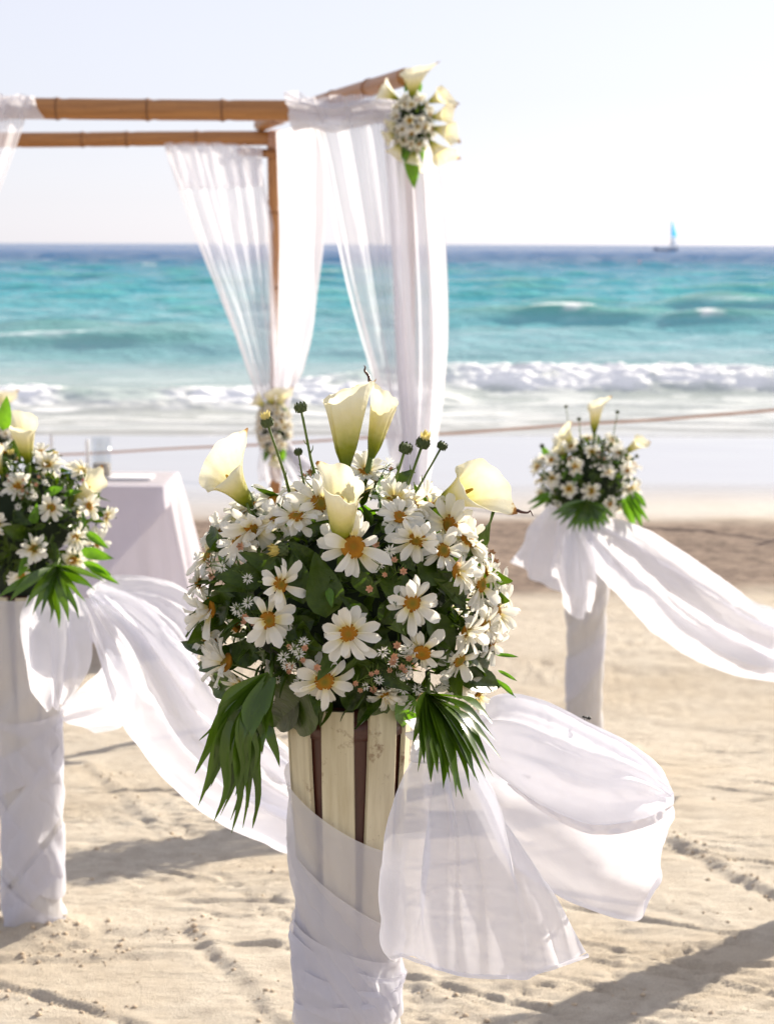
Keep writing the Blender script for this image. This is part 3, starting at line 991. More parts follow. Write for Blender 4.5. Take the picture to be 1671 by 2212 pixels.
def blade_geo(path, width, face, n=12, fold=0.35, p=0.8, tipw=0.02, wisp=0.0):
    """long blade along a 3-D path"""
    P = catmull(path, n)
    T = np.gradient(P, axis=0); T /= np.linalg.norm(T, axis=1, keepdims=True)
    fz = np.asarray(face, float)
    V, F = [], []
    for i in range(n):
        t = i / (n - 1)
        z = fz - T[i] * np.dot(fz, T[i]); z /= max(np.linalg.norm(z), 1e-6)
        y = np.cross(z, T[i])
        w = width * 0.5 * max(tipw, (math.sin(math.pi * min(1, 0.16 + 0.84 * t)) ** p)) * (1 - wisp * float(smooth(0.35, 0.62, t)) * (1 - float(smooth(0.9, 1.0, t))))
        for s in (-1, 0, 1):
            V.append(P[i] + y * w * s + z * fold * w * (abs(s) - 0.5))
    for i in range(n - 1):
        for b in range(2):
            F.append((i * 3 + b, i * 3 + b + 1, i * 3 + b + 4, i * 3 + b + 3))
    return V, F


def add_fan(root, base, tips, width, face, r, sag=0.02, mat=None, origin=None, fold=0.4, jit=0.35, wisp=0.0):
    """pleated palm leaf: its leaflets fan out from one stalk"""
    o = Vector(origin) if origin is not None else root.location
    base = Vector(base)
    b0 = base - o
    st = tube('palm_leaf', [b0 + Vector((0, 0.05, 0.02)), b0 + Vector((0, 0.02, 0.008)), b0], [0.004, 0.003, 0.0025], M_STEM, 6)
    fo = link('palm_leaf', st, root)
    for tp in tips:
        t = Vector(tp) - o
        mid = b0.lerp(t, 0.5) + Vector((r.uniform(-.004, .004) - wisp * 0.02, -0.012 + r.uniform(-.006, .006), sag + r.uniform(-.004, .004)))
        m2 = b0.lerp(t, 0.8) + Vector((r.uniform(-.005, .005), -0.004, sag * 0.7))
        fc = (Vector(face) + Vector((r.uniform(-jit, jit), 0, r.uniform(-jit, jit)))).normalized()
        V, F = blade_geo([b0, mid, m2, t], width * r.uniform(0.7, 1.2), fc, 18, fold, r.uniform(0.8, 1.3), 0.02, wisp * r.uniform(0.5, 1.1))
        link('leaflet', mesh('leaflet', V, F, mat or M_PALM), fo)
    return fo


def calla_geo(seed, flare=0.30, open_=0.85, tip=0.16, neck=0.065, bend=0.05, wavy=0.02, tipcurl=0.0, pw=2.6):
    """unit calla spathe along +z, tip side +x, rolled edges meeting at -x"""
    r = random.Random(seed)
    nu, nv = 56, 18
    P = np.zeros((nv, nu, 3)); T = np.zeros((nv, nu))
    ph = r.random() * 6
    for i in range(nv):
        v = i / (nv - 1)
        for j in range(nu):
            u = j / (nu - 1)
            a = (u - 0.5) * 2 * math.pi * 1.10
            front = math.cos(a / 2.2) ** 2
            top = 0.74 + 0.26 * front ** 0.8
            rad = neck * (0.55 + 0.45 * min(1, v * 4)) + 0.05 * v + flare * (v ** pw) * (0.62 + 0.38 * front)
            rad *= 1 + 0.10 * (u - 0.5)
            lip = max(0, v - 0.8) / 0.2
            rad += 0.05 * lip * lip * (1 - front) * open_ + wavy * lip * math.sin(5 * a + ph)
            z = v * top - 0.05 * lip * lip * open_ * (1 - front)
            x, y = rad * math.cos(a), rad * math.sin(a)
            tp = lip * max(0, 1 - abs(a) / 0.55)
            x += tip * tp ** 1.5 * 0.8
            z += tip * tp ** 2 * (0.5 - tipcurl)
            x += bend * v * v
            vr = 1 + 0.035 * math.sin(a * 11 + ph) * v * (1 - 0.5 * v)
            P[i, j] = (x * vr, y * vr, z + 0.012 * lip * math.sin(9 * a + 2 * ph))
            T[i, j] = v * 0.96 + 0.12 * tp ** 3
    return P, T


_v, _f = lathe([(0.0, 0.10), (0.028, 0.12), (0.034, 0.35), (0.030, 0.58), (0.018, 0.66), (0.0, 0.68)], 10)
SPADIX = mesh('spadix', _v, _f, M_SPADIX)


def add_calla(root, base, top, r, seed, roll=0.0, dried=False, **kw):
    """base and tip in root space"""
    base, top = Vector(base), Vector(top)
    d = top - base
    M = frame(base, d, 0, d.length)
    # roll so that the spathe's tip side faces the wanted way
    M = M @ Matrix.Rotation(roll, 4, 'Z')
    P, T = calla_geo(seed, **kw)
    o = link('calla_lily', gridmesh('calla_lily', P, M_CALLA, {'t': T}), root, M=M)
    link('spadix', SPADIX, o)
    if dried:
        e = Vector(P[-1, P.shape[1] // 2]); q = (e - Vector(P[-2, P.shape[1] // 2])).normalized()
        cv = catmull([e - q * 0.02, e + q * 0.06, e + q * 0.12 + Vector((0.02, 0.05, 0)), e + q * 0.17 + Vector((-0.02, 0.07, 0)), e + q * 0.20 + Vector((0.03, 0.02, 0))], 14)
        link('dried_tip', tube('dried_tip', cv, np.linspace(0.026, 0.006, 14), M_CORE, 6), o)
    g = tube('stem', [(0, 0, 0.03), (0, 0, -0.2), (0.02, 0, -0.6)], [0.05, 0.042, 0.042], M_STEM, 8)
    link('stem', g, o)
    return o


def bud_geo(yellow):
    v, f = lathe([(0.0, -0.9), (0.55, -0.75), (0.95, -0.25), (1.0, 0.15), (0.8, 0.5), (0.45, 0.62), (0.0, 0.58)], 12)
    g = Geo(); g.add(v, f)
    for k in range(3):
        for j in range(9):
            a = 2 * math.pi * (j + 0.5 * k) / 9
            z0 = -0.45 + 0.42 * k
            R = Matrix.Rotation(a, 3, 'Z')
            rr = (0.92, 1.03, 0.86)[k]
            g.add([R @ Vector(p) for p in [(rr, -0.28, z0 - 0.2), (rr, 0.28, z0 - 0.2), (rr + 0.06, 0.2, z0 + 0.2), (rr - 0.12, 0, z0 + 0.5), (rr + 0.06, -0.2, z0 + 0.2)]], [(0, 1, 2, 3, 4)])
    return mesh('flower_bud', g.v, g.f, M_BUD)


BUD = bud_geo(False)
_g = Geo()
_rr = random.Random(5)
for j in range(16):
    a = 2 * math.pi * j / 16 * 2.4
    V, F = leaf_geo(0.30, -0.12, 0.3, 0, 0.4, 5)
    Mx = Matrix.Rotation(a, 4, 'Z') @ Matrix.Translation((0.62 - 0.02 * j, 0, 0.1)) @ Matrix.Rotation(-1.45 + 0.02 * j + _rr.uniform(-.12, .12), 4, 'Y') @ Matrix.Scale(1.7 * _rr.uniform(0.85, 1.1), 4)
    _g.add([Mx @ Vector(p) for p in V], F)
BUDTOP = mesh('closed_petals', _g.v, _g.f, M_BUDY)


def add_bud(root, head, foot, rad, r, yellow=False):
    head, foot = Vector(head), Vector(foot)
    d = (head - foot).normalized()
    o = link('flower_bud', BUD, root, M=frame(head, d, r.random() * 6, rad))
    if yellow:
        link('closed_petals', BUDTOP, o)
    # stem with two or three bracts, in bud space
    L = (head - foot).length / rad
    sx = r.uniform(-0.4, 0.4)
    g = Geo()
    v, f = tube_geo([(0, 0, -0.7), (sx * 0.3, 0.1, -L * 0.35), (sx, 0.2, -L * 0.7), (sx * 0.5, 0, -L)], [0.22, 0.21, 0.25, 0.28], 7)
    g.add(v, f)
    for k in range(3):
        z = -L * r.uniform(0.2, 0.75); a = r.random() * 6.28
        g.add(*tube_geo([(sx * 0.4, 0, z), (sx * 0.4 + 0.5 * math.cos(a), 0.5 * math.sin(a), z + 0.5), (sx * 0.4 + 0.75 * math.cos(a), 0.75 * math.sin(a), z + 1.1)], [0.13, 0.1, 0.04], 5))
    link('stem', mesh('stem', g.v, g.f, M_STEM), o)
    return o


def aster_mesh(seed):
    r = random.Random(seed)
    g = Geo()
    k = 11
    for j in range(k):
        a = 2 * math.pi * (j + r.uniform(-.2, .2)) / k
        R = Matrix.Rotation(a, 4, 'Z') @ Matrix.Rotation(-r.uniform(0.0, 0.5), 4, 'Y')
        L = r.uniform(0.8, 1.05)
        g.add([R @ Vector(p) for p in [(0.2, -0.05, 0), (0.6 * L, -0.11, 0.03), (L, 0, 0), (0.6 * L, 0.11, 0.03), (0.2, 0.05, 0)]], [(0, 1, 2, 3, 4)], 0.8)
    return mesh('aster', g.v, g.f, M_PETAL, True, {'t': g.t})


ASTERS = [aster_mesh(i) for i in range(3)]
_v, _f = lathe([(0, 0.16), (0.16, 0.13), (0.25, 0.02), (0.16, -0.2), (0.05, -0.3)], 8)
ASTD = mesh('aster_center', _v, _f, M_ASTD)
_g = Geo()
for j in range(6):
    R = Matrix.Rotation(j * 1.05, 4, 'Z') @ Matrix.Rotation(-0.8, 4, 'Y')
    _g.add([R @ Vector(p) for p in [(0.0, -0.1, 0), (0.5, -0.16, 0), (0.75, 0, 0), (0.5, 0.16, 0), (0.0, 0.1, 0)]], [(0, 1, 2, 3, 4)])
PINKM = mesh('faded_blossom', _g.v, _g.f, M_PINK)


def add_sprig(root, foot, heads, r, size=0.0105, pink=0.45):
    """fine branching twig (one part) with small asters on it"""
    foot = Vector(foot)
    g = Geo()
    for h in heads:
        h = Vector(h)
        m = foot.lerp(h, 0.55) + Vector((r.uniform(-.006, .006), r.uniform(-.006, .006), 0.006))
        g.add(*tube_geo([foot, m, h], [0.0011, 0.0009, 0.0007], 5))
        for _ in range(4):
            q = m.lerp(h, r.random()) ; e = q + Vector((r.uniform(-.012, .012), r.uniform(-.012, .004), r.uniform(-.004, .014)))
            g.add(*tube_geo([q, e], [0.0007, 0.0004], 4))
            V, F = leaf_geo(0.2, 0.1, 0.2, 0, 1, 4)
            M = leaf_matrix(q, q + (e - q).normalized() * 0.011, (r.uniform(-1, 1), -1, r.uniform(-1, 1)))
            g.add([M @ Vector(p) for p in V], F)
    o = link('aster_sprig', mesh('aster_sprig', g.v, g.f, M_STEM), root)
    for h in heads:
        h = Vector(h)
        n = Vector((r.uniform(-.5, .5), -1, r.uniform(-.2, .8)))
        M = frame(h, n, r.random() * 6, size * r.uniform(0.75, 1.15))
        if r.random() < pink:
            link('faded_blossom', PINKM, o, M=M)
        else:
            a = link('aster', r.choice(ASTERS), o, M=M)
    # centres as one small piece each would be under a few pixels: one mesh
    g = Geo()
    return o


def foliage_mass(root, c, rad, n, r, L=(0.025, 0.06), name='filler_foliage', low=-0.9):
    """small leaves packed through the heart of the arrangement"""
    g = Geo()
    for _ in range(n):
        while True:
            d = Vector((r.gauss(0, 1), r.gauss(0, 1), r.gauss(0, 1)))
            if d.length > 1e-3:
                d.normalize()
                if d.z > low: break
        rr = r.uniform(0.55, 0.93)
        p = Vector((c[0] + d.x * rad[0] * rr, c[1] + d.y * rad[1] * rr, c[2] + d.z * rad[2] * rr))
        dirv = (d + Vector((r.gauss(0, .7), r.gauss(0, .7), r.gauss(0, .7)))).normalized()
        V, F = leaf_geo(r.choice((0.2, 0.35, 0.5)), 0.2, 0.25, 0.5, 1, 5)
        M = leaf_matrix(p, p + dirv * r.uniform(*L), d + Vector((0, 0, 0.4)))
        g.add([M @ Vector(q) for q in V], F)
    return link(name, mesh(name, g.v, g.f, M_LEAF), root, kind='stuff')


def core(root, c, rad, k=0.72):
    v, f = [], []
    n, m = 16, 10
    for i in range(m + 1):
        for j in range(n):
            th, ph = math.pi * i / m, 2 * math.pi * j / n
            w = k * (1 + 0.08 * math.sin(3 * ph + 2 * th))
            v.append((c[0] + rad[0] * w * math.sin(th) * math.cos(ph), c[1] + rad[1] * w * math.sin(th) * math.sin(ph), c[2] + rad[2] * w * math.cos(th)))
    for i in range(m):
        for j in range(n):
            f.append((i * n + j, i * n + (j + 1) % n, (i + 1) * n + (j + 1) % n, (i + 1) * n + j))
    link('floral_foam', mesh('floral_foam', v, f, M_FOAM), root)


# ------------------------------------------------------------------ slatted stands
STAND_H = 0.893


def stand_r(t):
    """outer radius of the stand: t = 0 foot, 1 rim"""
    return 0.0655 + 0.004 * t + 0.0245 * float(smooth(0.42, 1.0, t)) * (0.6 + 0.4 * t)


def build_stand(loc, label, turn):
    root = empty('slatted_stand', loc, label, 'flower stand', 'slatted flower stands')
    root.rotation_euler.z = turn
    n = 22
    zs = np.linspace(-0.06, STAND_H, n)
    # dark inner drum
    prof = [(stand_r(max(0, z / STAND_H)) * 0.93 - 0.004, z) for z in zs]
    v, f = lathe(prof, 24)
    f.append(tuple((n - 1) * 24 + j for j in range(24)))
    link('inner_drum', mesh('inner_drum', v, f, M_CORE), root)
    for zz, w in ((STAND_H - 0.03, 0.03), (0.30, 0.03)):
        R = stand_r(zz / STAND_H) * 0.93 - 0.0025
        v, f = lathe([(R - 0.002, zz - w / 2), (R + 0.0025, zz - w / 2), (R + 0.003, zz + w / 2), (R - 0.002, zz + w / 2)], 32)
        link('hoop', mesh('hoop', v, f, M_CORE), root)
    hw = 0.0236
    V = []
    for z in zs:
        t = max(0, z / STAND_H)
        R = stand_r(t)
        ap = R * 0.955                    # flat plank tangent to the drum
        V += [(ap - 0.0012, -hw, z), (ap, -hw + 0.0015, z), (ap, hw - 0.0015, z), (ap - 0.0012, hw, z), (ap - 0.007, hw, z), (ap - 0.007, -hw, z)]
    F = []
    for i in range(n - 1):
        for j in range(6):
            F.append((i * 6 + j, i * 6 + (j + 1) % 6, (i + 1) * 6 + (j + 1) % 6, (i + 1) * 6 + j))
    F.append(tuple(range(6))[::-1]); F.append(tuple((n - 1) * 6 + j for j in range(6)))
    slat = mesh('slat', V, F, M_SLAT, False)
    for k in range(8):
        link('slat', slat, root, M=Matrix.Rotation(2 * math.pi * k / 8, 4, 'Z'))
    return root


CX, CY = at(754, 1700, 2.6).x, 2.6
LX, LY = at(67, 1700, 4.42).x, 4.42
RX, RY = at(1264, 1400, 7.15).x, 7.15
st_c = build_stand((CX, CY, 0), 'cream slatted wooden stand in the foreground with bare dark striped upper half', math.radians(-90 - 10))
st_l = build_stand((LX, LY, float(gz(LY))), 'slatted stand at the left edge wrapped to the foot in white cloth', math.radians(-80))
st_r = build_stand((RX, RY, float(gz(RY))), 'distant slatted stand at right hidden under white cloth', math.radians(-75))


QX, QY = 1.70, 5.25
st_q = build_stand((QX, QY, float(gz(QY))), 'slatted stand just out of frame at right, known by its shadow on the sand', math.radians(-70))


def wrap(name, c, zfoot, top, bot, mat, off, r_seed, wr=0.004, diag=3.0, mode=1, label=None, parent=None, tight=1.0):
    """cloth wound round a stand; top and bot give the height of its edges at angle a (a=0 faces the camera, + to the right)"""
    nu, nv = 150, 80
    P = np.zeros((nv, nu, 3))
    a = np.linspace(-math.pi, math.pi, nu, endpoint=False)
    zt = np.array([top(x) for x in a]); zb = np.array([bot(x) for x in a])
    for i in range(nv):
        v = i / (nv - 1)
        z = zt * (1 - v) + zb * v
        R = np.array([stand_r(min(1, max(0, q / STAND_H))) for q in z]) + off
        # folds run diagonally round the stand
        ph = z * 26 + mode * diag * a
        w = np.sin(ph + 2.2 * np.sin(ph * 0.37 + r_seed)) + 0.6 * np.sin(ph * 2.3 + 1.7 * r_seed + 1.3 * a)
        fb = fbm(a * 3.0 + r_seed, z * 14, 4, 300 + r_seed)
        R = R + wr * (1.1 * w + 1.8 * fb) * (0.35 + 0.65 * min(1, v * 6))
        R = np.maximum(R, np.array([stand_r(min(1, max(0, q / STAND_H))) for q in z]) + 0.0012)
        if v == 0: R = R + 0.0015
        P[i, :, 0] = c[0] + R * np.sin(a); P[i, :, 1] = c[1] - R * np.cos(a); P[i, :, 2] = zfoot + z
    return gridmesh(name, P, mat, closed_u=True)


# middle stand: the cloth rises in slanting turns, single and sheer at the top
zc = lambda py: at(754, py, 2.53).z
wc = link('cloth_wrap', wrap('cloth_wrap', (CX, CY), 0, lambda a: zc(1778) - 0.060 * math.sin(a * 0.9) - 0.012 * math.cos(a), lambda a: zc(2130) + 0.02 * math.sin(a), M_WRAP1, 0.005, 1, 0.0034, 2.2, 1),
          label='sheer white cloth wound in slanting turns round the foreground stand', cat='cloth wrap')
link('second_turn', wrap('second_turn', (CX, CY), 0, lambda a: zc(1945) - 0.070 * math.sin(a * 0.9), lambda a: zc(2170) + 0.02 * math.sin(a), M_WRAP1, 0.009, 2, 0.0042, 2.5, 1), wc)
link('third_turn', wrap('third_turn', (CX, CY), 0, lambda a: zc(2055) - 0.032 * math.sin(a), lambda a: 0.02 + 0.012 * math.sin(2 * a), M_DRAPE, 0.012, 3, 0.0055, 3.0, 1), wc)
for k, (pm, sl) in enumerate(((2085, -0.035), (2125, -0.02), (2165, 0.015))):
    link('lower_turn', wrap('lower_turn', (CX, CY), 0, lambda a, p=pm, q=sl: zc(p) + q * math.sin(a), lambda a, p=pm, q=sl: zc(p + 70) + 0.6 * q * math.sin(a + 0.4),
                            M_VEIL, 0.014 + 0.002 * k, 26 + k, 0.0035, 3.0, 1), wc)
zl = lambda py: at(67, py, LY - 0.07).z - float(gz(LY))
wl = link('cloth_wrap', wrap('cloth_wrap', (LX, LY), float(gz(LY)), lambda a: zl(1560) + 0.01 * math.sin(a), lambda a: 0.012 + 0.01 * math.sin(2 * a), M_DRAPE, 0.008, 4, 0.0042, 2.0, 1),
          label='white cloth wound round the stand at the left edge down to the sand', cat='cloth wrap')
link('upper_turn', wrap('upper_turn', (LX, LY), float(gz(LY)), lambda a: 0.888, lambda a: zl(1590) - 0.02 * math.sin(a), M_DRAPE, 0.005, 5, 0.003, 2.5, -1), wl)
for k, (pm, sl) in enumerate(((1610, 0.05), (1800, -0.09), (1880, 0.10), (1950, -0.06))):
    link('crossing_turn', wrap('crossing_turn', (LX, LY), float(gz(LY)), lambda a, p=pm, q=sl: max(0.02, zl(p) + q * math.sin(a)), lambda a, p=pm, q=sl: max(0.012, zl(p + 95) + 0.8 * q * math.sin(a + 0.3)),
                               M_VEIL, 0.010 + 0.002 * k, 20 + k, 0.0020, 3.0, 1 if sl > 0 else -1), wl)
link('crossing_turn', wrap('crossing_turn', (LX, LY), float(gz(LY)), lambda a: zl(1700) + 0.10 * math.sin(a), lambda a: zl(1860) + 0.10 * math.sin(a), M_DRAPE, 0.012, 6, 0.002, 3.0, -1), wl)
zr = lambda py: at(1264, py, RY - 0.07).z - float(gz(RY))
wr_ = link('cloth_wrap', wrap('cloth_wrap', (RX, RY), float(gz(RY)), lambda a: 0.886, lambda a: 0.012, M_DRAPE, 0.007, 7, 0.003, 2.0, -1),
           label='white cloth wound round the distant stand at right', cat='cloth wrap')
link('crossing_turn', wrap('crossing_turn', (RX, RY), float(gz(RY)), lambda a: zr(1400) + 0.06 * math.sin(a), lambda a: zr(1480) + 0.09 * math.sin(a), M_DRAPE, 0.012, 8, 0.003, 3.0, -1), wr_)


link('cloth_wrap', wrap('cloth_wrap', (QX, QY), float(gz(QY)), lambda a: 0.886, lambda a: 0.012, M_DRAPE, 0.007, 9, 0.003, 2.0, -1),
     label='white cloth wound round the stand just out of frame at right', cat='cloth wrap')


# ------------------------------------------------------------------ foreground arrangement
def build_center():
    r = random.Random(21)
    C = at(752, 1290, 2.6)
    rad = (0.218, 0.185, 0.165)
    base = Vector((CX, CY, STAND_H))
    root = empty('flower_arrangement', base, 'large sharp foreground arrangement of daisies, calla lilies and palm leaves', 'flowers', 'flower arrangements on stands')

    def surf(px, py, push=1.0):
        """point on the front of the arrangement seen at px, py"""
        q = at(px, py, C.y)
        ex, ez = (q.x - C.x) / rad[0], (q.z - C.z) / rad[2]
        k = max(0.0, 1 - ex * ex - (ez * ez if ez > 0 else min(abs(ez), 0.93) ** 4))
        return at(px, py, C.y - rad[1] * math.sqrt(k) * push)

    c0 = C - base
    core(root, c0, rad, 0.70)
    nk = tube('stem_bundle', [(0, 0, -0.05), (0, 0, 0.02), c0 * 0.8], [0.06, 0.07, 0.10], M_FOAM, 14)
    link('stem_bundle', nk, root)
    foliage_mass(root, c0, rad, 900, r, (0.02, 0.05))

    # named daisies: position, size, facing (dx right, dy towards camera, dz up), cup
    DA = [(752, 1368, 122, (0.02, 1, 0.02), 0.12), (762, 1182, 150, (0.10, 1, 0.28), 0.02), (888, 1302, 122, (0.32, 1, -0.02), 0.12), (578, 1340, 118, (0.38, 1, 0.05), 0.2),
          (603, 1262, 104, (0.75, 1, 0.10), 0.25), (549, 1137, 124, (0.22, 0.9, -0.35), 0.28), (690, 1086, 122, (0.35, 0.9, 0.1), 0.15), (900, 1163, 122, (-0.15, 1, -0.45), 0.35),
          (972, 1134, 124, (-0.55, 0.8, 0.15), 0.22), (700, 1470, 124, (0.12, 1, -0.15), 0.05), (912, 1408, 112, (-0.15, 0.9, -0.45), -0.2), (566, 1480, 108, (0.75, 0.5, -0.25), 0.15),
          (458, 1312, 122, (-1.0, 0.35, -0.15), 0.75), (492, 1432, 116, (-0.85, 0.45, 0.35), 0.8), (985, 1235, 120, (0.95, 0.5, 0.1), 0.7), (1068, 1318, 116, (0.8, 0.5, 0.1), 0.2),
          (1005, 1362, 112, (0.8, 0.5, -0.3), 0.65), (985, 1478, 116, (0.75, 0.6, -0.35), 0.45), (788, 1022, 104, (0.15, 0.45, 0.9), 0.85), (852, 1082, 96, (0.1, 0.5, 0.9), 0.8),
          (596, 1082, 104, (0.0, 0.3, 0.9), 0.75), (452, 1200, 104, (-0.8, 0.3, 0.5), 0.7)]
    for i, (px, py, D, f, cup) in enumerate(DA):
        n = Vector((f[0], -f[1], f[2]))
        p = surf(px, py, 1.22 if i == 11 else 1.13) - base
        add_daisy(root, p, n, D * 0.000645 * r.uniform(1.10, 1.28), r, i < 17, cup, 0.9 if i not in (0, 2) else 0.4, 13)
    DB = [(930, 1092, 100, (0.1, -.2, 1), 0), (1050, 1238, 100, (1, 0.0, 0.4), 0), (475, 1150, 100, (-0.8, -0.2, 0.6), 0), (650, 1060, 90, (0, -.5, 1), 0), (820, 1045, 90, (0.1, -0.4, 0.9), 0),
          (1080, 1275, 104, (1, 0.2, 0.2), 0), (1060, 1390, 100, (0.9, 0.3, -0.4), 0), (1030, 1500, 96, (0.7, 0.3, -0.6), 0), (470, 1470, 96, (-0.8, 0.2, -0.4), 0), (1020, 1180, 100, (0.8, -0.2, 0.6), 0),
          (545, 1095, 110, (-0.3, 0.2, 0.9), 0), (830, 1500, 80, (0.2, 0.6, -0.7), 0), (520, 1110, 90, (-.5, -.5, .8), 0), (890, 1090, 90, (.3, -.8, .8), 0), (430, 1260, 90, (-1, -.5, 0), 0)]
    DB += [(640, 1118, 112, (-.1, .5, .8), 0), (516, 1172, 108, (-.5, .7, .3), 0), (1008, 1168, 112, (.5, .6, .5), 0), (1036, 1262, 114, (.8, .6, .1), 0), (1046, 1350, 108, (.8, .6, -.1), 0),
           (990, 1425, 104, (.6, .7, -.3), 0), (446, 1375, 108, (-.9, .4, .0), 0), (862, 1118, 104, (.1, .6, .6), 0), (738, 1052, 96, (.2, .2, 1), 0), (600, 1120, 108, (-.2, .5, .7), 0), (955, 1190, 106, (.4, .8, .3), 0),
           (520, 1475, 100, (-.5, .7, -.4), 0), (836, 1505, 88, (.1, .9, -.6), 0), (900, 1500, 84, (.3, .7, -.6), 0)]
    for px, py, D, f, _ in DB:
        add_daisy(root, surf(px, py, 1.06) - base, Vector((f[0], -f[1], f[2])), D * 0.00068, r, False)
    # the far side, so that it is a round arrangement
    for k in range(22):
        a = r.uniform(0.15, math.pi - 0.15); e = r.uniform(-0.5, 1.1)
        d = Vector((math.cos(a) * math.cos(e), math.sin(a) * math.cos(e), math.sin(e)))
        add_daisy(root, c0 + Vector((d.x * rad[0], d.y * rad[1], d.z * rad[2])) * 1.02, d, 0.07, r, False)
    # a half-closed white bud flower
    o = link('closed_daisy', BUDTOP, root, M=frame(surf(608, 1188, 1.05) - base, (-1, -0.5, 0.0), 0, 0.011))
    link('calyx', BUD, o, M=Matrix.Scale(0.9, 4))

    # calla lilies: base, tip, roll towards, shape
    def calla(b, t, dyb, dyt, seed, roll, **kw):
        pb = at(b[0], b[1], dyb) - base
        pt = at(t[0], t[1], dyt) - base
        add_calla(root, pb, pt, r, seed, roll, **kw)
    calla((747, 1012), (748, 822), 2.56, 2.58, 1, math.radians(200), flare=0.17, tip=0.07, neck=0.085, wavy=0.014, open_=0.2, bend=0.0, pw=1.25)
    calla((800, 992), (840, 835), 2.60, 2.62, 2, math.radians(20), flare=0.10, tip=0.12, neck=0.075, wavy=0.012, open_=0.2, bend=0.02, pw=1.4, dried=True)
    calla((736, 1172), (738, 1022), 2.43, 2.37, 3, math.radians(150), flare=0.085, tip=0.08, neck=0.105, wavy=0.03, open_=0.7, bend=0.0, pw=1.5)
    calla((540, 1092), (462, 992), 2.58, 2.54, 4, math.radians(70), flare=0.37, tip=0.12, neck=0.11, wavy=0.02, open_=0.9, bend=0.05)
    calla((948, 1088), (1058, 1040), 2.58, 2.52, 5, math.radians(-60), flare=0.29, tip=0.24, neck=0.11, wavy=0.02, open_=0.9, bend=0.0, tipcurl=0.2, pw=2.0, dried=True)
    for (hx, hy, fx, fy, rd, yel) in ((577, 912, 628, 1075, 0.0088, True), (649, 880, 684, 1040, 0.0088, False), (644, 976, 658, 1050, 0.0058, False),
                                      (876, 968, 822, 1120, 0.0095, False), (913, 957, 842, 1160, 0.0098, True), (955, 963, 862, 1120, 0.0072, False)):
        add_bud(root, at(hx, hy, 2.53) - base, at(fx, fy, 2.55) - base, rd, r, yel)

    # big leaves, base to tip
    LE = [(705, 1335, 688, 1195, 1.1, 0), (655, 1305, 632, 1190, 1.2, 0), (900, 1250, 1000, 1178, 1.15, 0), (575, 1335, 468, 1272, 1.0, 0), (615, 1365, 705, 1408, 1.0, 0),
          (486, 1190, 440, 1130, 0.9, 0), (920, 1330, 985, 1428, 1.5, 0), (980, 1462, 1088, 1482, 0.95, 0), (1000, 1392, 1086, 1462, 0.6, 0), (672, 1470, 602, 1590, 1.5, 0),
          (740, 1480, 806, 1540, 1.0, 0), (780, 1415, 738, 1512, 1.0, 0), (560, 1425, 478, 1392, 1.1, 0), (525, 1472, 430, 1488, 0.8, 0),
          (480, 1412, 384, 1386, 0.55, 0), (485, 1432, 398, 1440, 0.5, 0), (875, 1240, 835, 1340, 1.0, 0), (795, 1330, 735, 1290, 1.0, 0), (960, 1270, 1015, 1320, 1.0, 0),
          (650, 1250, 590, 1190, 1.0, 0), (600, 1145, 650, 1090, 0.9, 0), (818, 1100, 856, 1012, 0.75, 1), (872, 1490, 878, 1590, 0.7, 1), (955, 1505, 992, 1600, 0.9, 0),
          (1070, 1414, 1122, 1418, 0.35, 1), (1075, 1448, 1120, 1472, 0.35, 1), (1060, 1468, 1118, 1502, 0.4, 1), (840, 1380, 800, 1460, 1.0, 0), (640, 1400, 590, 1470, 1.1, 0),
          (710, 1270, 716, 1310, 0.8, 1), (900, 1480, 850, 1520, 1.0, 0), (1000, 1300, 940, 1250, 1.0, 0), (520, 1240, 470, 1200, 0.9, 0), (505, 1290, 440, 1350, 0.9, 0),
          (940, 1440, 1010, 1420, 0.9, 0), (760, 1240, 820, 1290, 1.0, 0), (850, 1190, 900, 1230, 1.0, 0), (620, 1190, 560, 1240, 1.0, 0), (730, 1130, 660, 1140, 0.9, 0), (820, 1130, 880, 1170, 0.8, 0),
          (700, 1545, 640, 1560, 1.0, 0), (650, 1500, 585, 1575, 1.3, 0), (715, 1510, 690, 1572, 1.1, 0), (800, 1500, 842, 1560, 1.2, 0), (760, 1525, 735, 1565, 1.0, 0), (860, 1510, 900, 1560, 1.0, 0), (680, 1420, 620, 1340, 1.2, 0), (830, 1350, 860, 1280, 1.2, 0), (720, 1420, 660, 1480, 1.1, 0), (800, 1520, 770, 1570, 0.9, 0), (540, 1500, 580, 1560, 0.9, 0)]
    for bx, by, tx, ty, W, br in LE:
        pb, pt = surf(bx, by, 0.93) - base, surf(tx, ty, 1.0) - base
        fc = Vector((r.uniform(-.4, .4) + (bx - 752) / 500, -1, r.uniform(-.1, .5)))
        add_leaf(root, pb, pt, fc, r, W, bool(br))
    # fill between them
    for k in range(120):
        a = r.uniform(-math.pi, math.pi); e = math.asin(r.uniform(-0.8, 0.97))
        d = Vector((math.cos(a) * math.cos(e), math.sin(a) * math.cos(e), math.sin(e)))
        s = r.uniform(0.80, 0.90)
        pb = c0 + Vector((d.x * rad[0] * s, d.y * rad[1] * s, d.z * rad[2] * s))
        tdir = (d * 0.5 + Vector((r.gauss(0, .7), r.gauss(0, .7), r.gauss(0, .7)))).normalized()
        add_leaf(root, pb, pb + tdir * r.uniform(0.05, 0.085), d, r, 1.0, r.random() < 0.14)  # a few take the lighter green, painted as if light came through

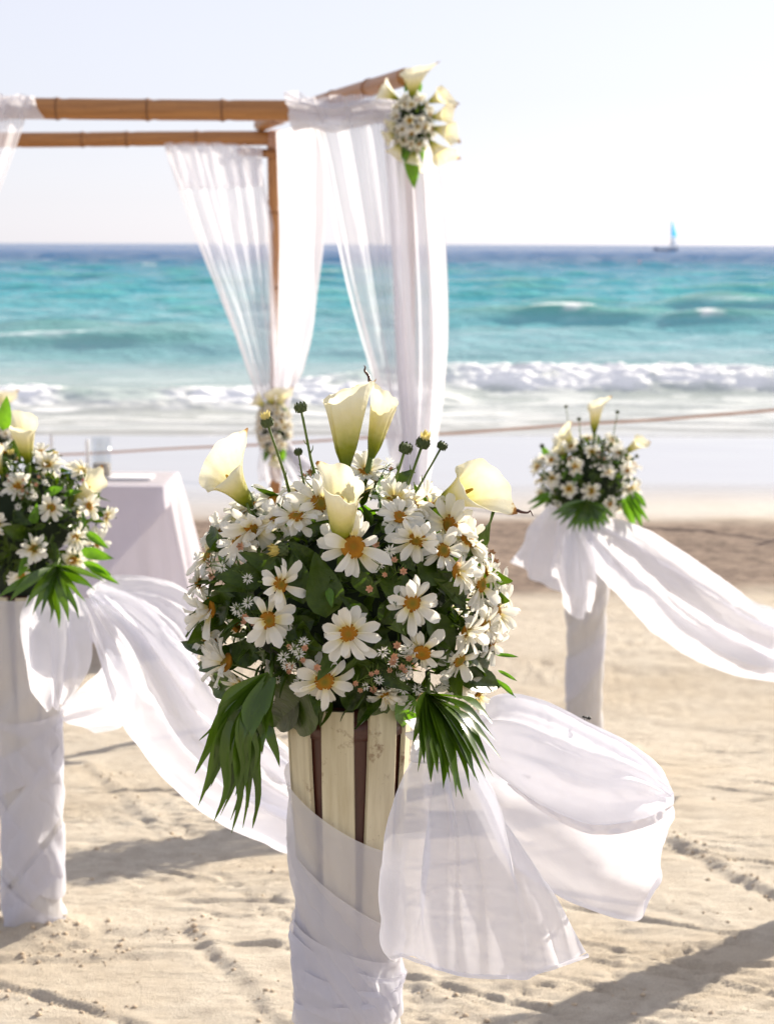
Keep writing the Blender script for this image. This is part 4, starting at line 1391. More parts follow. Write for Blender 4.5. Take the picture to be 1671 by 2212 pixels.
    # sprays of little asters
    SP = [((650, 1450), [(600, 1468), (625, 1452), (640, 1480), (655, 1428), (668, 1450), (635, 1402), (660, 1400), (683, 1442), (612, 1420), (648, 1470)]),
          ((835, 1260), [(800, 1272), (832, 1240), (850, 1212), (820, 1220), (812, 1178), (842, 1190), (870, 1235), (790, 1190)]),
          ((850, 1480), [(818, 1470), (836, 1500), (860, 1465), (826, 1408), (850, 1430), (872, 1450), (880, 1400), (858, 1395), (870, 1490), (842, 1450), (884, 1425)]),
          ((1010, 1200), [(1045, 1140), (1060, 1195), (1030, 1160), (1015, 1140), (1068, 1215), (1040, 1180)]),
          ((500, 1230), [(450, 1215), (468, 1190), (520, 1180), (500, 1170), (480, 1225), (455, 1245), (440, 1230), (535, 1250)]),
          ((690, 1070), [(672, 1020), (690, 1012), (655, 1030), (705, 1025)]), ((800, 1080), [(822, 1030), (838, 1000), (812, 1050), (845, 1015)]),
          ((930, 1500), [(900, 1490), (915, 1520), (945, 1500), (960, 1480)])]
    for k in range(4):
        x, y = r.uniform(470, 1040), r.uniform(1130, 1500)
        SP.append(((x, y), [(x + r.uniform(-34, 34), y + r.uniform(-34, 30)) for _ in range(6)]))
    for ft, hs in SP:
        add_sprig(root, surf(*ft, 0.9) - base, [surf(x, y, 1.09) - base for x, y in hs], r)

    # hanging palm leaves, left and right
    P = lambda x, y, Y: at(x, y, Y)
    add_fan(root, P(585, 1462, 2.44), [P(421, 1672, 2.47), P(428, 1742, 2.46), P(455, 1700, 2.45), P(476, 1762, 2.44), P(498, 1772, 2.43), P(524, 1790, 2.43), P(549, 1772, 2.42),
                                       P(508, 1720, 2.41), P(530, 1700, 2.41), P(548, 1670, 2.41), P(566, 1630, 2.42), P(470, 1640, 2.45), P(440, 1715, 2.46), P(485, 1735, 2.44), P(512, 1755, 2.43), P(536, 1745, 2.42), P(545, 1790, 2.42), P(430, 1600, 2.46), P(500, 1800, 2.42), P(462, 1775, 2.44)], 0.030, (0.2, -1, 0.2), r, 0.010, wisp=0.62)
    add_fan(root, P(560, 1500, 2.46), [P(604, 1658, 2.44), P(590, 1600, 2.44)], 0.022, (0.2, -1, 0.1), r, 0.002)
    tipsr = [(890, 1612), (902, 1668), (916, 1650), (930, 1690), (945, 1672), (957, 1704), (972, 1690), (985, 1722), (1000, 1726), (1015, 1708), (1024, 1680), (1033, 1692), (1048, 1682), (1057, 1650), (1066, 1680), (1082, 1640), (1070, 1600), (1062, 1562)]
    add_fan(root, P(925, 1500, 2.46), [P(x, y, 2.36 + 0.05 * abs(x - 985) / 100) for x, y in tipsr], 0.024, (0.66, -0.36, 0.62), r, 0.020, fold=0.2, jit=0.28)
    return root


build_center()


# ------------------------------------------------------------------ the two other arrangements
def build_side(cpx, cpy, Y, foot, label, seed, callas, buds, fans, extra_leaves, nd_=38):
    r = random.Random(seed)
    C = at(cpx, cpy, Y)
    rad = (0.20, 0.18, 0.165)
    base = Vector(foot)
    root = empty('flower_arrangement', base, label, 'flowers', 'flower arrangements on stands')
    c0 = C - base
    core(root, c0, rad, 0.68)
    link('stem_bundle', tube('stem_bundle', [(0, 0, -0.04), (0, 0, 0.02), c0 * 0.8], [0.06, 0.07, 0.09], M_FOAM, 12), root)
    foliage_mass(root, c0, rad, 700, r, (0.02, 0.05))
    pts = []
    tries = 0
    while len(pts) < nd_ and tries < 6000:
        tries += 1
        d = Vector((r.gauss(0, 1), r.gauss(-0.35, 1), r.gauss(0.15, 1))).normalized()
        if d.z < -0.72: continue
        if all((d - q).length > 0.42 for q in pts):
            pts.append(d)
    for d in pts:
        p = c0 + Vector((d.x * rad[0], d.y * rad[1], d.z * rad[2])) * r.uniform(0.98, 1.08)
        n = (d + Vector((r.gauss(0, .25), -0.35, r.gauss(0.0, .25)))).normalized()
        add_daisy(root, p, n, r.uniform(0.072, 0.088), r, False)
    for k in range(110):
        d = Vector((r.gauss(0, 1), r.gauss(-0.3, 1), r.gauss(0, 1))).normalized()
        if d.z < -0.85: continue
        pb = c0 + Vector((d.x * rad[0], d.y * rad[1], d.z * rad[2])) * r.uniform(0.8, 0.92)
        td = (d * 0.7 + Vector((r.gauss(0, .7), r.gauss(0, .7), r.gauss(0, .7)))).normalized()
        add_leaf(root, pb, pb + td * r.uniform(0.04, 0.075), d, r, 1.0, r.random() < 0.15)  # lighter green on a random few stands in for backlit leaves
    for b, t, roll, kw in callas:
        add_calla(root, at(b[0], b[1], Y - 0.05) - base, at(t[0], t[1], Y - 0.07) - base, r, seed + len(kw), math.radians(roll), **kw)
    for hx, hy, fx, fy, rd, yel in buds:
        add_bud(root, at(hx, hy, Y - 0.04) - base, at(fx, fy, Y - 0.02) - base, rd, r, yel)
    for b, tips, w in fans:
        add_fan(root, at(b[0], b[1], Y - 0.20), [at(x, y, Y - 0.36) for x, y in tips], w, (0, -1, 0.25), r, 0.008)
    for bx, by, tx, ty, W in extra_leaves:
        add_leaf(root, at(bx, by, Y - 0.12) - base, at(tx, ty, Y - 0.14) - base, (r.uniform(-.3, .3), -1, 0.3), r, W, True)
    # small asters peppered over it
    for k in range(5):
        d = Vector((r.uniform(-.8, .8), -1, r.uniform(-.5, .9))).normalized()
        p = c0 + Vector((d.x * rad[0], d.y * rad[1], d.z * rad[2]))
        add_sprig(root, p * 0.97, [p + Vector((r.uniform(-.03, .03), r.uniform(-.02, 0), r.uniform(-.03, .03))) for _ in range(6)], r)
    return root


build_side(48, 1122, LY, (LX, LY, float(gz(LY)) + STAND_H), 'flower arrangement cut off by the left edge, tall calla lily on top', 31,
           [((60, 1000), (48, 895), 160, dict(flare=0.22, tip=0.08, neck=0.10, pw=1.6)), ((155, 1092), (215, 1030), 30, dict(flare=0.15, tip=0.2, neck=0.10, wavy=0.03, bend=0.02)),
            ((4, 1030), (-12, 970), 90, dict(flare=0.15, tip=0.1))],
           [(85, 1000, 90, 1060, 0.010, True), (25, 985, 40, 1050, 0.010, True), (118, 985, 105, 1050, 0.008, True)],
           [((122, 1225), [(-5, 1292), (20, 1300), (55, 1312), (70, 1330), (88, 1330), (108, 1345), (128, 1358), (148, 1345), (170, 1338), (185, 1300), (205, 1275), (228, 1258)], 0.024)],
           [(175, 1190, 240, 1205, 0.8), (190, 1225, 258, 1262, 0.6), (185, 1150, 235, 1185, 0.9), (8, 930, 12, 860, 0.9), (180, 1215, 240, 1240, 0.5)])
build_side(1268, 1035, RY, (RX, RY, float(gz(RY)) + STAND_H), 'blurred flower arrangement on the distant stand at right', 47,
           [((1283, 935), (1286, 862), 10, dict(flare=0.14, tip=0.2, neck=0.10)), ((1350, 978), (1390, 948), -30, dict(flare=0.22, tip=0.15, neck=0.12)),
            ((1240, 960), (1212, 928), 60, dict(flare=0.35, tip=0.1, neck=0.12)), ((1225, 985), (1196, 960), 60, dict(flare=0.35, tip=0.1, neck=0.12, bend=0.02))],
           [(1222, 878, 1232, 960, 0.007, False), (1333, 890, 1322, 960, 0.008, False), (1250, 905, 1255, 960, 0.008, False), (1170, 963, 1200, 1010, 0.009, False), (1375, 985, 1350, 1010, 0.008, False)],
           [((1265, 1085), [(1190, 1112), (1196, 1125), (1208, 1135), (1222, 1145), (1238, 1150), (1252, 1152), (1266, 1150), (1280, 1150), (1294, 1147), (1306, 1142), (1318, 1130), (1330, 1118)], 0.030)],
           [(1350, 1070, 1392, 1140, 0.6), (1355, 1065, 1402, 1128, 0.5), (1345, 1075, 1372, 1142, 0.6), (1360, 1060, 1400, 1095, 0.7), (1190, 1065, 1140, 1085, 0.5), (1190, 1072, 1142, 1102, 0.5)])


qp = (QX / QY * FP + IW / 2, HOR + (CAMZ - float(gz(QY)) - STAND_H - 0.14) / QY * FP)
build_side(qp[0], qp[1], QY, (QX, QY, float(gz(QY)) + STAND_H), 'flower arrangement just out of frame at right, known by its shadow', 53, [], [], [], [], 30)


# ------------------------------------------------------------------ blowing drapes tied to the stands
def L3(*p): return [tuple(q) for q in p]


# middle stand: one bow, two tails
dm = link('tied_drape', cloth('tied_drape', [
    L3((908, 1618, 2.54), (872, 1690, 2.505), (856, 1800, 2.50), (862, 1880, 2.50), (846, 1985, 2.47), (836, 2028, 2.46), (852, 2062, 2.46)),
    L3((930, 1612, 2.52), (925, 1720, 2.46), (915, 1850, 2.44), (910, 1980, 2.42), (925, 2088, 2.40)),
    L3((950, 1608, 2.51), (985, 1740, 2.44), (1000, 1880, 2.42), (1010, 2000, 2.41), (1022, 2113, 2.40)),
    L3((975, 1600, 2.53), (1040, 1740, 2.48), (1085, 1880, 2.46), (1120, 2000, 2.45), (1150, 2107, 2.45)),
    L3((1000, 1590, 2.55), (1085, 1720, 2.52), (1150, 1830, 2.51), (1215, 1930, 2.50), (1286, 2063, 2.50))],
    110, 110, [(2.5, 0.015), (4.2, 0.009), (7.3, 0.004)], lambda v: 0.35 + 0.65 * math.sin(math.pi * min(1, v * 0.75 + 0.1)), 0.006, (5, 3), 2, M_VEIL),
    label='big white organza bow billowing to the right of the foreground stand', cat='drape')
KB = [L3((1000, 1575, 2.60), (1004, 1610, 2.62), (1010, 1650, 2.60)), L3((1070, 1503, 2.60), (1062, 1600, 2.68), (1062, 1720, 2.70), (1085, 1840, 2.62)),
      L3((1170, 1512, 2.62), (1190, 1620, 2.74), (1190, 1760, 2.76), (1195, 1928, 2.66)), L3((1270, 1562, 2.64), (1295, 1680, 2.78), (1295, 1830, 2.78), (1285, 1970, 2.68)),
      L3((1365, 1612, 2.66), (1392, 1720, 2.78), (1390, 1860, 2.76), (1360, 1989, 2.68)), L3((1425, 1660, 2.68), (1440, 1750, 2.74), (1428, 1860, 2.73), (1388, 1982, 2.68)),
      L3((1449, 1712, 2.69), (1453, 1770, 2.69), (1436, 1860, 2.69), (1392, 1950, 2.68))]
KB = [[(x, y, Y + 0.07) for x, y, Y in k] for k in KB]
link('back_panel', cloth('back_panel', KB, 90, 90, [(1.5, 0.006)], lambda v: math.sin(math.pi * v), 0.006, (3, 3), 5, M_VEIL, xf=[(1.6, 0.010), (3.7, 0.005)]), dm)
KF = [L3((1000, 1575, 2.60), (1004, 1600, 2.57), (1010, 1625, 2.56)), L3((1070, 1503, 2.60), (1078, 1580, 2.53), (1095, 1690, 2.51)),
      L3((1170, 1512, 2.62), (1180, 1620, 2.52), (1180, 1745, 2.50)), L3((1270, 1562, 2.64), (1285, 1650, 2.55), (1280, 1782, 2.52)),
      L3((1365, 1612, 2.66), (1380, 1680, 2.58), (1378, 1770, 2.57)), L3((1425, 1660, 2.68), (1432, 1700, 2.64), (1428, 1752, 2.63)),
      L3((1449, 1712, 2.69), (1451, 1722, 2.68), (1450, 1732, 2.68))]
KF = [[(x, y, Y + 0.07) for x, y, Y in k] for k in KF]
link('front_panel', cloth('front_panel', KF, 90, 60, [(1.3, 0.004)], lambda v: math.sin(math.pi * min(1, v)), 0.005, (4, 2), 6, M_VEIL, xf=[(1.3, 0.008), (3.1, 0.005), (6.2, 0.002)]), dm)
hem = [(k[-1][0], k[-1][1], k[-1][2] - 0.002) for k in KF[1:]]
hem2 = [(x, y + 22 * math.sin(math.pi * (i + 0.6) / 6.6), Y) for i, (x, y, Y) in enumerate(hem)]
link('hem', cloth('hem', [hem, hem2], 6, 60, [], lambda v: 1, 0.004, (2, 26), 8, M_HEM), dm)
for nm, ea, eb in (('lower_hem', [(852, 2062, 2.455), (925, 2088, 2.395), (1022, 2113, 2.395), (1150, 2107, 2.445), (1270, 2068, 2.492)], 8),):
    link(nm, cloth(nm, [[(x, y - eb, Y + 0.001) for x, y, Y in ea], [(x, y + 1, Y) for x, y, Y in ea]], 4, 60, [], lambda v: 1, 0.003, (2, 14), 18, M_VEIL), dm)
link('knot', cloth('knot', [L3((880, 1560, 2.50), (935, 1545, 2.47), (1000, 1550, 2.55), (1040, 1540, 2.68)), L3((885, 1600, 2.48), (940, 1600, 2.45), (1000, 1610, 2.53), (1045, 1600, 2.67)),
                            L3((895, 1640, 2.50), (945, 1650, 2.48), (1000, 1650, 2.55), (1040, 1630, 2.68))], 30, 40, [(2, 0.006)], lambda v: 1, 0.006, (4, 6), 9, M_DRAPE), dm)

# left stand
dl = link('tied_drape', cloth('tied_drape', [
    L3((165, 1300, 4.36), (205, 1400, 4.28), (250, 1560, 4.22), (295, 1630, 4.20), (430, 1748, 4.15), (600, 1822, 4.10), (690, 1850, 4.08)),
    L3((185, 1290, 4.34), (255, 1390, 4.25), (320, 1500, 4.17), (390, 1600, 4.14), (500, 1700, 4.10), (620, 1760, 4.07), (700, 1790, 4.06)),
    L3((200, 1280, 4.34), (290, 1340, 4.27), (370, 1430, 4.20), (440, 1520, 4.17), (540, 1610, 4.14), (640, 1690, 4.10), (710, 1720, 4.08)),
    L3((215, 1270, 4.36), (310, 1305, 4.32), (390, 1390, 4.28), (460, 1450, 4.25), (560, 1545, 4.20), (650, 1620, 4.16), (715, 1660, 4.12))],
    100, 130, [(2.6, 0.030), (4.7, 0.012), (8.2, 0.004)], lambda v: 0.3 + 0.7 * v, 0.016, (4, 5), 12, M_DRAPE),
    label='long white drape blowing from the left stand towards the foreground stand', cat='drape')
link('bow_loop', cloth('bow_loop', [
    L3((190, 1285, 4.38), (240, 1250, 4.40), (320, 1248, 4.44), (395, 1270, 4.50), (430, 1310, 4.55), (425, 1370, 4.52)),
    L3((200, 1300, 4.36), (250, 1290, 4.34), (320, 1300, 4.36), (385, 1340, 4.42), (420, 1400, 4.48), (420, 1440, 4.48)),
    L3((205, 1320, 4.38), (260, 1340, 4.36), (320, 1390, 4.38), (370, 1440, 4.42), (400, 1480, 4.46), (415, 1500, 4.46))],
    60, 80, [(2.2, 0.012), (5, 0.004)], lambda v: 0.5 + 0.5 * v, 0.010, (4, 4), 14, M_VEIL), dl)
link('front_loop', cloth('front_loop', [
    L3((60, 1285, 4.30), (40, 1340, 4.25), (48, 1430, 4.23), (62, 1495, 4.24), (100, 1530, 4.26)),
    L3((95, 1285, 4.27), (90, 1350, 4.20), (98, 1430, 4.17), (105, 1490, 4.18), (112, 1532, 4.24)),
    L3((130, 1285, 4.26), (140, 1340, 4.19), (150, 1420, 4.16), (145, 1480, 4.18), (128, 1526, 4.25)),
    L3((165, 1285, 4.28), (182, 1330, 4.24), (187, 1390, 4.22), (180, 1445, 4.23), (140, 1515, 4.27))],
    60, 60, [(2.3, 0.012), (4.1, 0.005)], lambda v: 1 - 0.5 * v, 0.006, (3, 3), 15, M_DRAPE), dl)
link('back_tail', cloth('back_tail', [
    L3((230, 1400, 4.52), (215, 1450, 4.54), (180, 1480, 4.56), (135, 1520, 4.56)),
    L3((260, 1420, 4.52), (250, 1480, 4.54), (215, 1530, 4.55), (140, 1556, 4.55)),
    L3((290, 1440, 4.50), (285, 1520, 4.52), (262, 1570, 4.53), (205, 1584, 4.54))],
    50, 50, [(1.8, 0.012)], lambda v: 0.4 + 0.6 * v, 0.008, (3, 3), 16, M_VEIL), dl)

# right stand
dr = link('tied_drape', cloth('tied_drape', [
    L3((1245, 1150, 6.98), (1285, 1230, 6.93), (1335, 1290, 6.90), (1400, 1372, 6.88), (1480, 1435, 6.86), (1570, 1470, 6.85), (1640, 1480, 6.85), (1690, 1482, 6.85)),
    L3((1260, 1140, 6.95), (1320, 1210, 6.86), (1390, 1285, 6.80), (1460, 1350, 6.77), (1550, 1400, 6.75), (1610, 1422, 6.75), (1655, 1434, 6.76), (1694, 1448, 6.78)),
    L3((1275, 1130, 6.95), (1350, 1185, 6.88), (1430, 1245, 6.82), (1510, 1300, 6.79), (1600, 1350, 6.78), (1640, 1368, 6.78), (1670, 1382, 6.80), (1698, 1398, 6.8)),
    L3((1290, 1125, 6.98), (1375, 1150, 6.95), (1450, 1188, 6.92), (1530, 1238, 6.90), (1610, 1290, 6.90), (1650, 1312, 6.90), (1680, 1330, 6.9), (1702, 1345, 6.9))],
    90, 130, [(2.4, 0.035), (4.3, 0.014), (7.6, 0.005)], lambda v: 0.35 + 0.65 * v, 0.02, (4, 5), 22, M_DRAPE),
    label='long white drape blowing off to the right edge from the distant stand', cat='drape')
link('front_loop', cloth('front_loop', [
    L3((1180, 1092, 7.0), (1140, 1130, 6.95), (1122, 1175, 6.93), (1100, 1214, 6.93)),
    L3((1200, 1095, 6.95), (1180, 1160, 6.88), (1165, 1210, 6.86), (1160, 1250, 6.87)),
    L3((1225, 1100, 6.90), (1220, 1180, 6.82), (1205, 1250, 6.80), (1205, 1292, 6.82)),
    L3((1250, 1105, 6.90), (1255, 1200, 6.82), (1250, 1270, 6.81), (1236, 1328, 6.84)),
    L3((1275, 1110, 6.95), (1285, 1220, 6.90), (1290, 1280, 6.88), (1287, 1330, 6.90))],
    80, 60, [(2.6, 0.022), (4.9, 0.008)], lambda v: 0.5 + 0.5 * v, 0.012, (4, 3), 23, M_DRAPE), dr)


# ------------------------------------------------------------------ pergola
YA, YB = 8.58, 11.4


def bamboo(name, a, b, r0, root, seed=0, nodes=6):
    a, b = Vector(a), Vector(b)
    r = random.Random(seed)
    n = 160
    L = (b - a).length
    ks = [(k + r.uniform(-.2, .2)) / nodes for k in range(1, nodes)]
    pts, rad = [], []
    for i in range(n):
        t = i / (n - 1)
        p = Vector((0, 0, L * t)) + Vector((0.008 * math.sin(5 * t + seed), 0.006 * math.sin(4 * t + 2 * seed), 0))
        w = r0 * (1 - 0.06 * t)
        for k in ks:
            w += r0 * (0.07 * math.exp(-((t - k) * L / 0.012) ** 2) - 0.07 * math.exp(-(((t - k) * L - 0.03) / 0.014) ** 2))
        pts.append(p); rad.append(w)
    o = link(name, tube(name, pts, rad, M_BAMB, 16), root)
    for k in ks:
        v, f = lathe([(r0 * 0.9, L * k - 0.007), (r0 * 1.075, L * k - 0.005), (r0 * 1.075, L * k + 0.003), (r0 * 0.9, L * k + 0.006)], 16)
        dx, dy = 0.008 * math.sin(5 * k + seed), 0.006 * math.sin(4 * k + 2 * seed)
        link('node_ring', mesh('node_ring', [(p[0] + dx, p[1] + dy, p[2]) for p in v], f, M_NODE), o)
    o.matrix_basis = Matrix.Translation(a - root.location) @ (b - a).to_track_quat('Z', 'Y').to_matrix().to_4x4()
    return o


pfl, pfr = at(-170, 232, YA), at(892, 232, YA)
pbl, pbr = at(-40, 300, YB), at(598, 300, YB)
gA, gB = float(gz(YA)), float(gz(YB))
pg = empty('pergola', (pfr.x, YA, gA), 'brown bamboo pergola frame hung with sheer white curtains', 'pergola')
bamboo('front_beam', pfl + Vector((-0.3, 0, 0)), pfr + Vector((0.03, 0, -0.01)), 0.050, pg, 1, 6)
bamboo('back_beam', pbl + Vector((-0.3, 0, 0)), pbr + Vector((0.0, 0, 0.0)), 0.047, pg, 2, 5)
side_a, side_b = at(562, 268, YB + 0.05), at(872, 164, YA - 0.16)
bamboo('side_beam', side_a, side_b, 0.043, pg, 3, 5)
bamboo('side_beam', pbl + Vector((-0.05, 0.25, 0.1)), pfl + Vector((-0.05, -0.35, 0.1)), 0.05, pg, 4, 8)
for p, g, s in ((pfr, gA, 5), (pfl, gA, 6)):
    bamboo('post', (p.x - 0.01, YA + 0.09, g - 0.3), (p.x - 0.01, YA + 0.09, p.z + 0.06), 0.032, pg, s, 7)
bamboo('post', (pbr.x - 0.03, YB + 0.07, gB - 0.3), (pbr.x - 0.03, YB + 0.07, pbr.z + 0.03), 0.036, pg, 8, 7)
bamboo('post', (pbl.x, YB + 0.09, gB - 0.3), (pbl.x, YB + 0.09, pbl.z + 0.03), 0.038, pg, 9, 7)
bamboo('bracket', at(515, 329, YB + 0.05), at(602, 329, YB + 0.02), 0.026, pg, 10, 3)
for e, rr in ((at(594, 300, YB), 0.052),):
    g = Geo()
    for k in range(5):
        ring = [(e.x - 0.03 + 0.016 * k - pg.location.x, e.y + rr * 1.03 * math.cos(a) - pg.location.y, e.z + rr * 1.03 * math.sin(a) - pg.location.z) for a in np.linspace(0, 2 * math.pi, 18)]
        g.add(*tube_geo(ring, 0.006, 6, False))
    link('lashing', mesh('lashing', g.v, g.f, M_ROPE), pg)

# curtains
F1 = [(5, 0.035), (9, 0.016), (15, 0.005)]
c1 = link('curtain', cloth('curtain', [
    L3((358, 312, YB - 0.02), (392, 420, YB - 0.02), (432, 530, YB - 0.02), (478, 650, YB), (520, 760, YB), (556, 862, YB), (560, 950, YB), (556, 1010, YB - 0.1), (560, 1040, YB - 0.15)),
    L3((430, 312, YB - 0.05), (455, 420, YB - 0.04), (490, 540, YB - 0.04), (525, 660, YB - 0.04), (552, 770, YB - 0.03), (574, 862, YB - 0.02), (578, 950, YB - 0.05), (590, 1010, YB - 0.1), (600, 1040, YB - 0.15)),
    L3((505, 312, YB - 0.05), (522, 420, YB - 0.04), (542, 540, YB - 0.04), (566, 660, YB - 0.04), (582, 770, YB - 0.03), (588, 862, YB - 0.02), (592, 950, YB - 0.05), (625, 1010, YB - 0.1), (640, 1040, YB - 0.15)),
    L3((566, 325, YB - 0.02), (574, 410, YB - 0.02), (592, 490, YB - 0.02), (602, 650, YB), (601, 760, YB), (602, 862, YB), (604, 950, YB), (660, 1010, YB - 0.1), (675, 1040, YB - 0.15))],
    150, 120, F1, lambda v: 1.0 - 0.35 * v, 0.02, (6, 3), 31, M_SHEER),
    label='sheer white curtain on the pergola back beam, swept to the rear post', cat='curtain', group='pergola curtains')
link('heading', cloth('heading', [L3((355, 308, YB - 0.07), (362, 330, YB - 0.08), (385, 408, YB - 0.06)), L3((470, 308, YB - 0.09), (480, 330, YB - 0.1), (495, 405, YB - 0.07)),
                                  L3((566, 318, YB - 0.07), (566, 335, YB - 0.08), (568, 400, YB - 0.06))], 90, 20, [(7, 0.02), (12, 0.008)], lambda v: 0.4 + v, 0.008, (6, 2), 32, M_SHEER), c1)
c2 = link('curtain', cloth('curtain', [
    L3((604, 285, YB - 0.10), (606, 420, YB - 0.04), (606, 560, YB - 0.02), (606, 700, YB - 0.02), (605, 790, YB - 0.02), (604, 862, YB - 0.02), (606, 950, YB), (640, 1015, YB - 0.1)),
    L3((645, 275, YB - 0.6), (645, 420, YB - 0.45), (645, 560, YB - 0.32), (641, 700, YB - 0.2), (630, 790, YB - 0.1), (616, 862, YB - 0.05), (616, 950, YB - 0.03), (670, 1015, YB - 0.1)),
    L3((690, 268, YB - 1.0), (690, 420, YB - 0.8), (686, 560, YB - 0.55), (678, 700, YB - 0.3), (655, 790, YB - 0.18), (628, 862, YB - 0.05), (624, 950, YB - 0.03), (690, 1015, YB - 0.1))],
    110, 120, [(4, 0.035), (7.5, 0.014)], lambda v: 1.0 - 0.3 * v, 0.02, (5, 3), 35, M_SHEER2),
    label='gathered white curtain hanging down the right side of the rear post', cat='curtain', group='pergola curtains')
c3 = link('curtain', cloth('curtain', [
    L3((655, 212, YA - 0.07), (690, 330, YA - 0.04), (718, 480, YA - 0.03), (752, 640, YA - 0.02), (790, 780, YA), (826, 900, YA), (862, 1020, YA), (872, 1100, YA)),
    L3((730, 205, YA - 0.12), (755, 330, YA - 0.08), (780, 480, YA - 0.06), (806, 640, YA - 0.06), (830, 780, YA - 0.04), (850, 900, YA - 0.04), (874, 1020, YA - 0.04), (880, 1100, YA - 0.04)),
    L3((800, 205, YA - 0.12), (820, 330, YA - 0.09), (838, 480, YA - 0.07), (852, 640, YA - 0.07), (866, 780, YA - 0.05), (876, 900, YA - 0.05), (886, 1020, YA - 0.05), (888, 1100, YA - 0.05)),
    L3((862, 215, YA - 0.10), (868, 330, YA - 0.06), (878, 480, YA - 0.04), (886, 640, YA - 0.03), (890, 780, YA - 0.02), (893, 900, YA - 0.02), (896, 1020, YA - 0.02), (896, 1100, YA - 0.02))],
    150, 120, [(4.5, 0.035), (8, 0.016), (14, 0.005)], lambda v: 1.0 - 0.35 * v, 0.02, (6, 3), 41, M_SHEER),
    label='wide sheer curtain on the pergola front beam, sea showing through it', cat='curtain', group='pergola curtains')
c4 = link('curtain', cloth('curtain', [
    L3((838, 240, YA - 0.14), (845, 380, YA - 0.10), (852, 520, YA - 0.08), (862, 700, YA - 0.06), (872, 850, YA - 0.05), (882, 1000, YA - 0.05), (886, 1100, YA - 0.05)),
    L3((880, 240, YA - 0.18), (890, 380, YA - 0.16), (898, 520, YA - 0.14), (906, 700, YA - 0.12), (906, 850, YA - 0.1), (900, 1000, YA - 0.08), (896, 1100, YA - 0.08)),
    L3((918, 260, YA - 0.12), (934, 380, YA - 0.10), (950, 520, YA - 0.08), (957, 700, YA - 0.06), (950, 850, YA - 0.05), (925, 1000, YA - 0.05), (906, 1100, YA - 0.05))],
    110, 120, [(3.5, 0.034), (6.5, 0.014)], lambda v: 1.0 - 0.3 * v, 0.018, (5, 3), 43, M_SHEER2),
    label='thick white curtain falling beneath the pergola corner bouquet', cat='curtain', group='pergola curtains')
link('swag', cloth('swag', [L3((612, 196, YA - 0.06), (640, 206, YA - 0.09), (720, 218, YA - 0.12), (800, 210, YA - 0.13), (862, 212, YA - 0.12)),
                            L3((620, 235, YA - 0.09), (660, 240, YA - 0.13), (720, 250, YA - 0.15), (800, 240, YA - 0.15), (865, 240, YA - 0.13)),
                            L3((632, 285, YA - 0.08), (672, 275, YA - 0.12), (720, 285, YA - 0.14), (800, 270, YA - 0.14), (868, 265, YA - 0.12))],
                           40, 90, [(1.5, 0.02), (3.2, 0.01)], lambda v: 0.5 + 0.5 * v, 0.022, (3, 7), 45, M_SHEER2), c3)
link('tail', cloth('tail', [L3((612, 194, YA - 0.05), (622, 235, YA - 0.085), (634, 280, YA - 0.07)), L3((650, 200, YA - 0.06), (660, 240, YA - 0.10), (668, 278, YA - 0.09)),
                            L3((688, 222, YA - 0.06), (684, 245, YA - 0.10), (680, 275, YA - 0.09))], 40, 30, [(2, 0.012)], lambda v: 0.6, 0.01, (3, 3), 46, M_SHEER), c3)
c5 = link('curtain', cloth('curtain', [
    L3((-90, 205, YA - 0.07), (-110, 330, YA - 0.05), (-150, 480, YA - 0.03), (-182, 650, YA - 0.02), (-190, 900, YA), (-190, 1080, YA)),
    L3((-20, 205, YA - 0.10), (-30, 330, YA - 0.08), (-90, 480, YA - 0.06), (-140, 650, YA - 0.05), (-172, 900, YA - 0.05), (-174, 1080, YA - 0.05)),
    L3((70, 206, YA - 0.07), (40, 300, YA - 0.05), (4, 400, YA - 0.04), (-60, 560, YA - 0.02), (-120, 720, YA), (-155, 900, YA), (-158, 1080, YA))],
    90, 110, [(4, 0.03), (7, 0.012)], lambda v: 1 - 0.4 * v, 0.02, (4, 3), 51, M_SHEER),
    label='sheer curtain end tied over the pergola front beam at the left edge', cat='curtain', group='pergola curtains')
link('tail', cloth('tail', [L3((-10, 202, YA - 0.06), (0, 235, YA - 0.10), (-5, 262, YA - 0.08)), L3((40, 205, YA - 0.06), (45, 230, YA - 0.10), (50, 255, YA - 0.09)),
                            L3((74, 206, YA - 0.06), (80, 232, YA - 0.10), (96, 258, YA - 0.1))], 30, 24, [(2, 0.012)], lambda v: 0.6, 0.012, (3, 3), 52, M_SHEER2), c5)


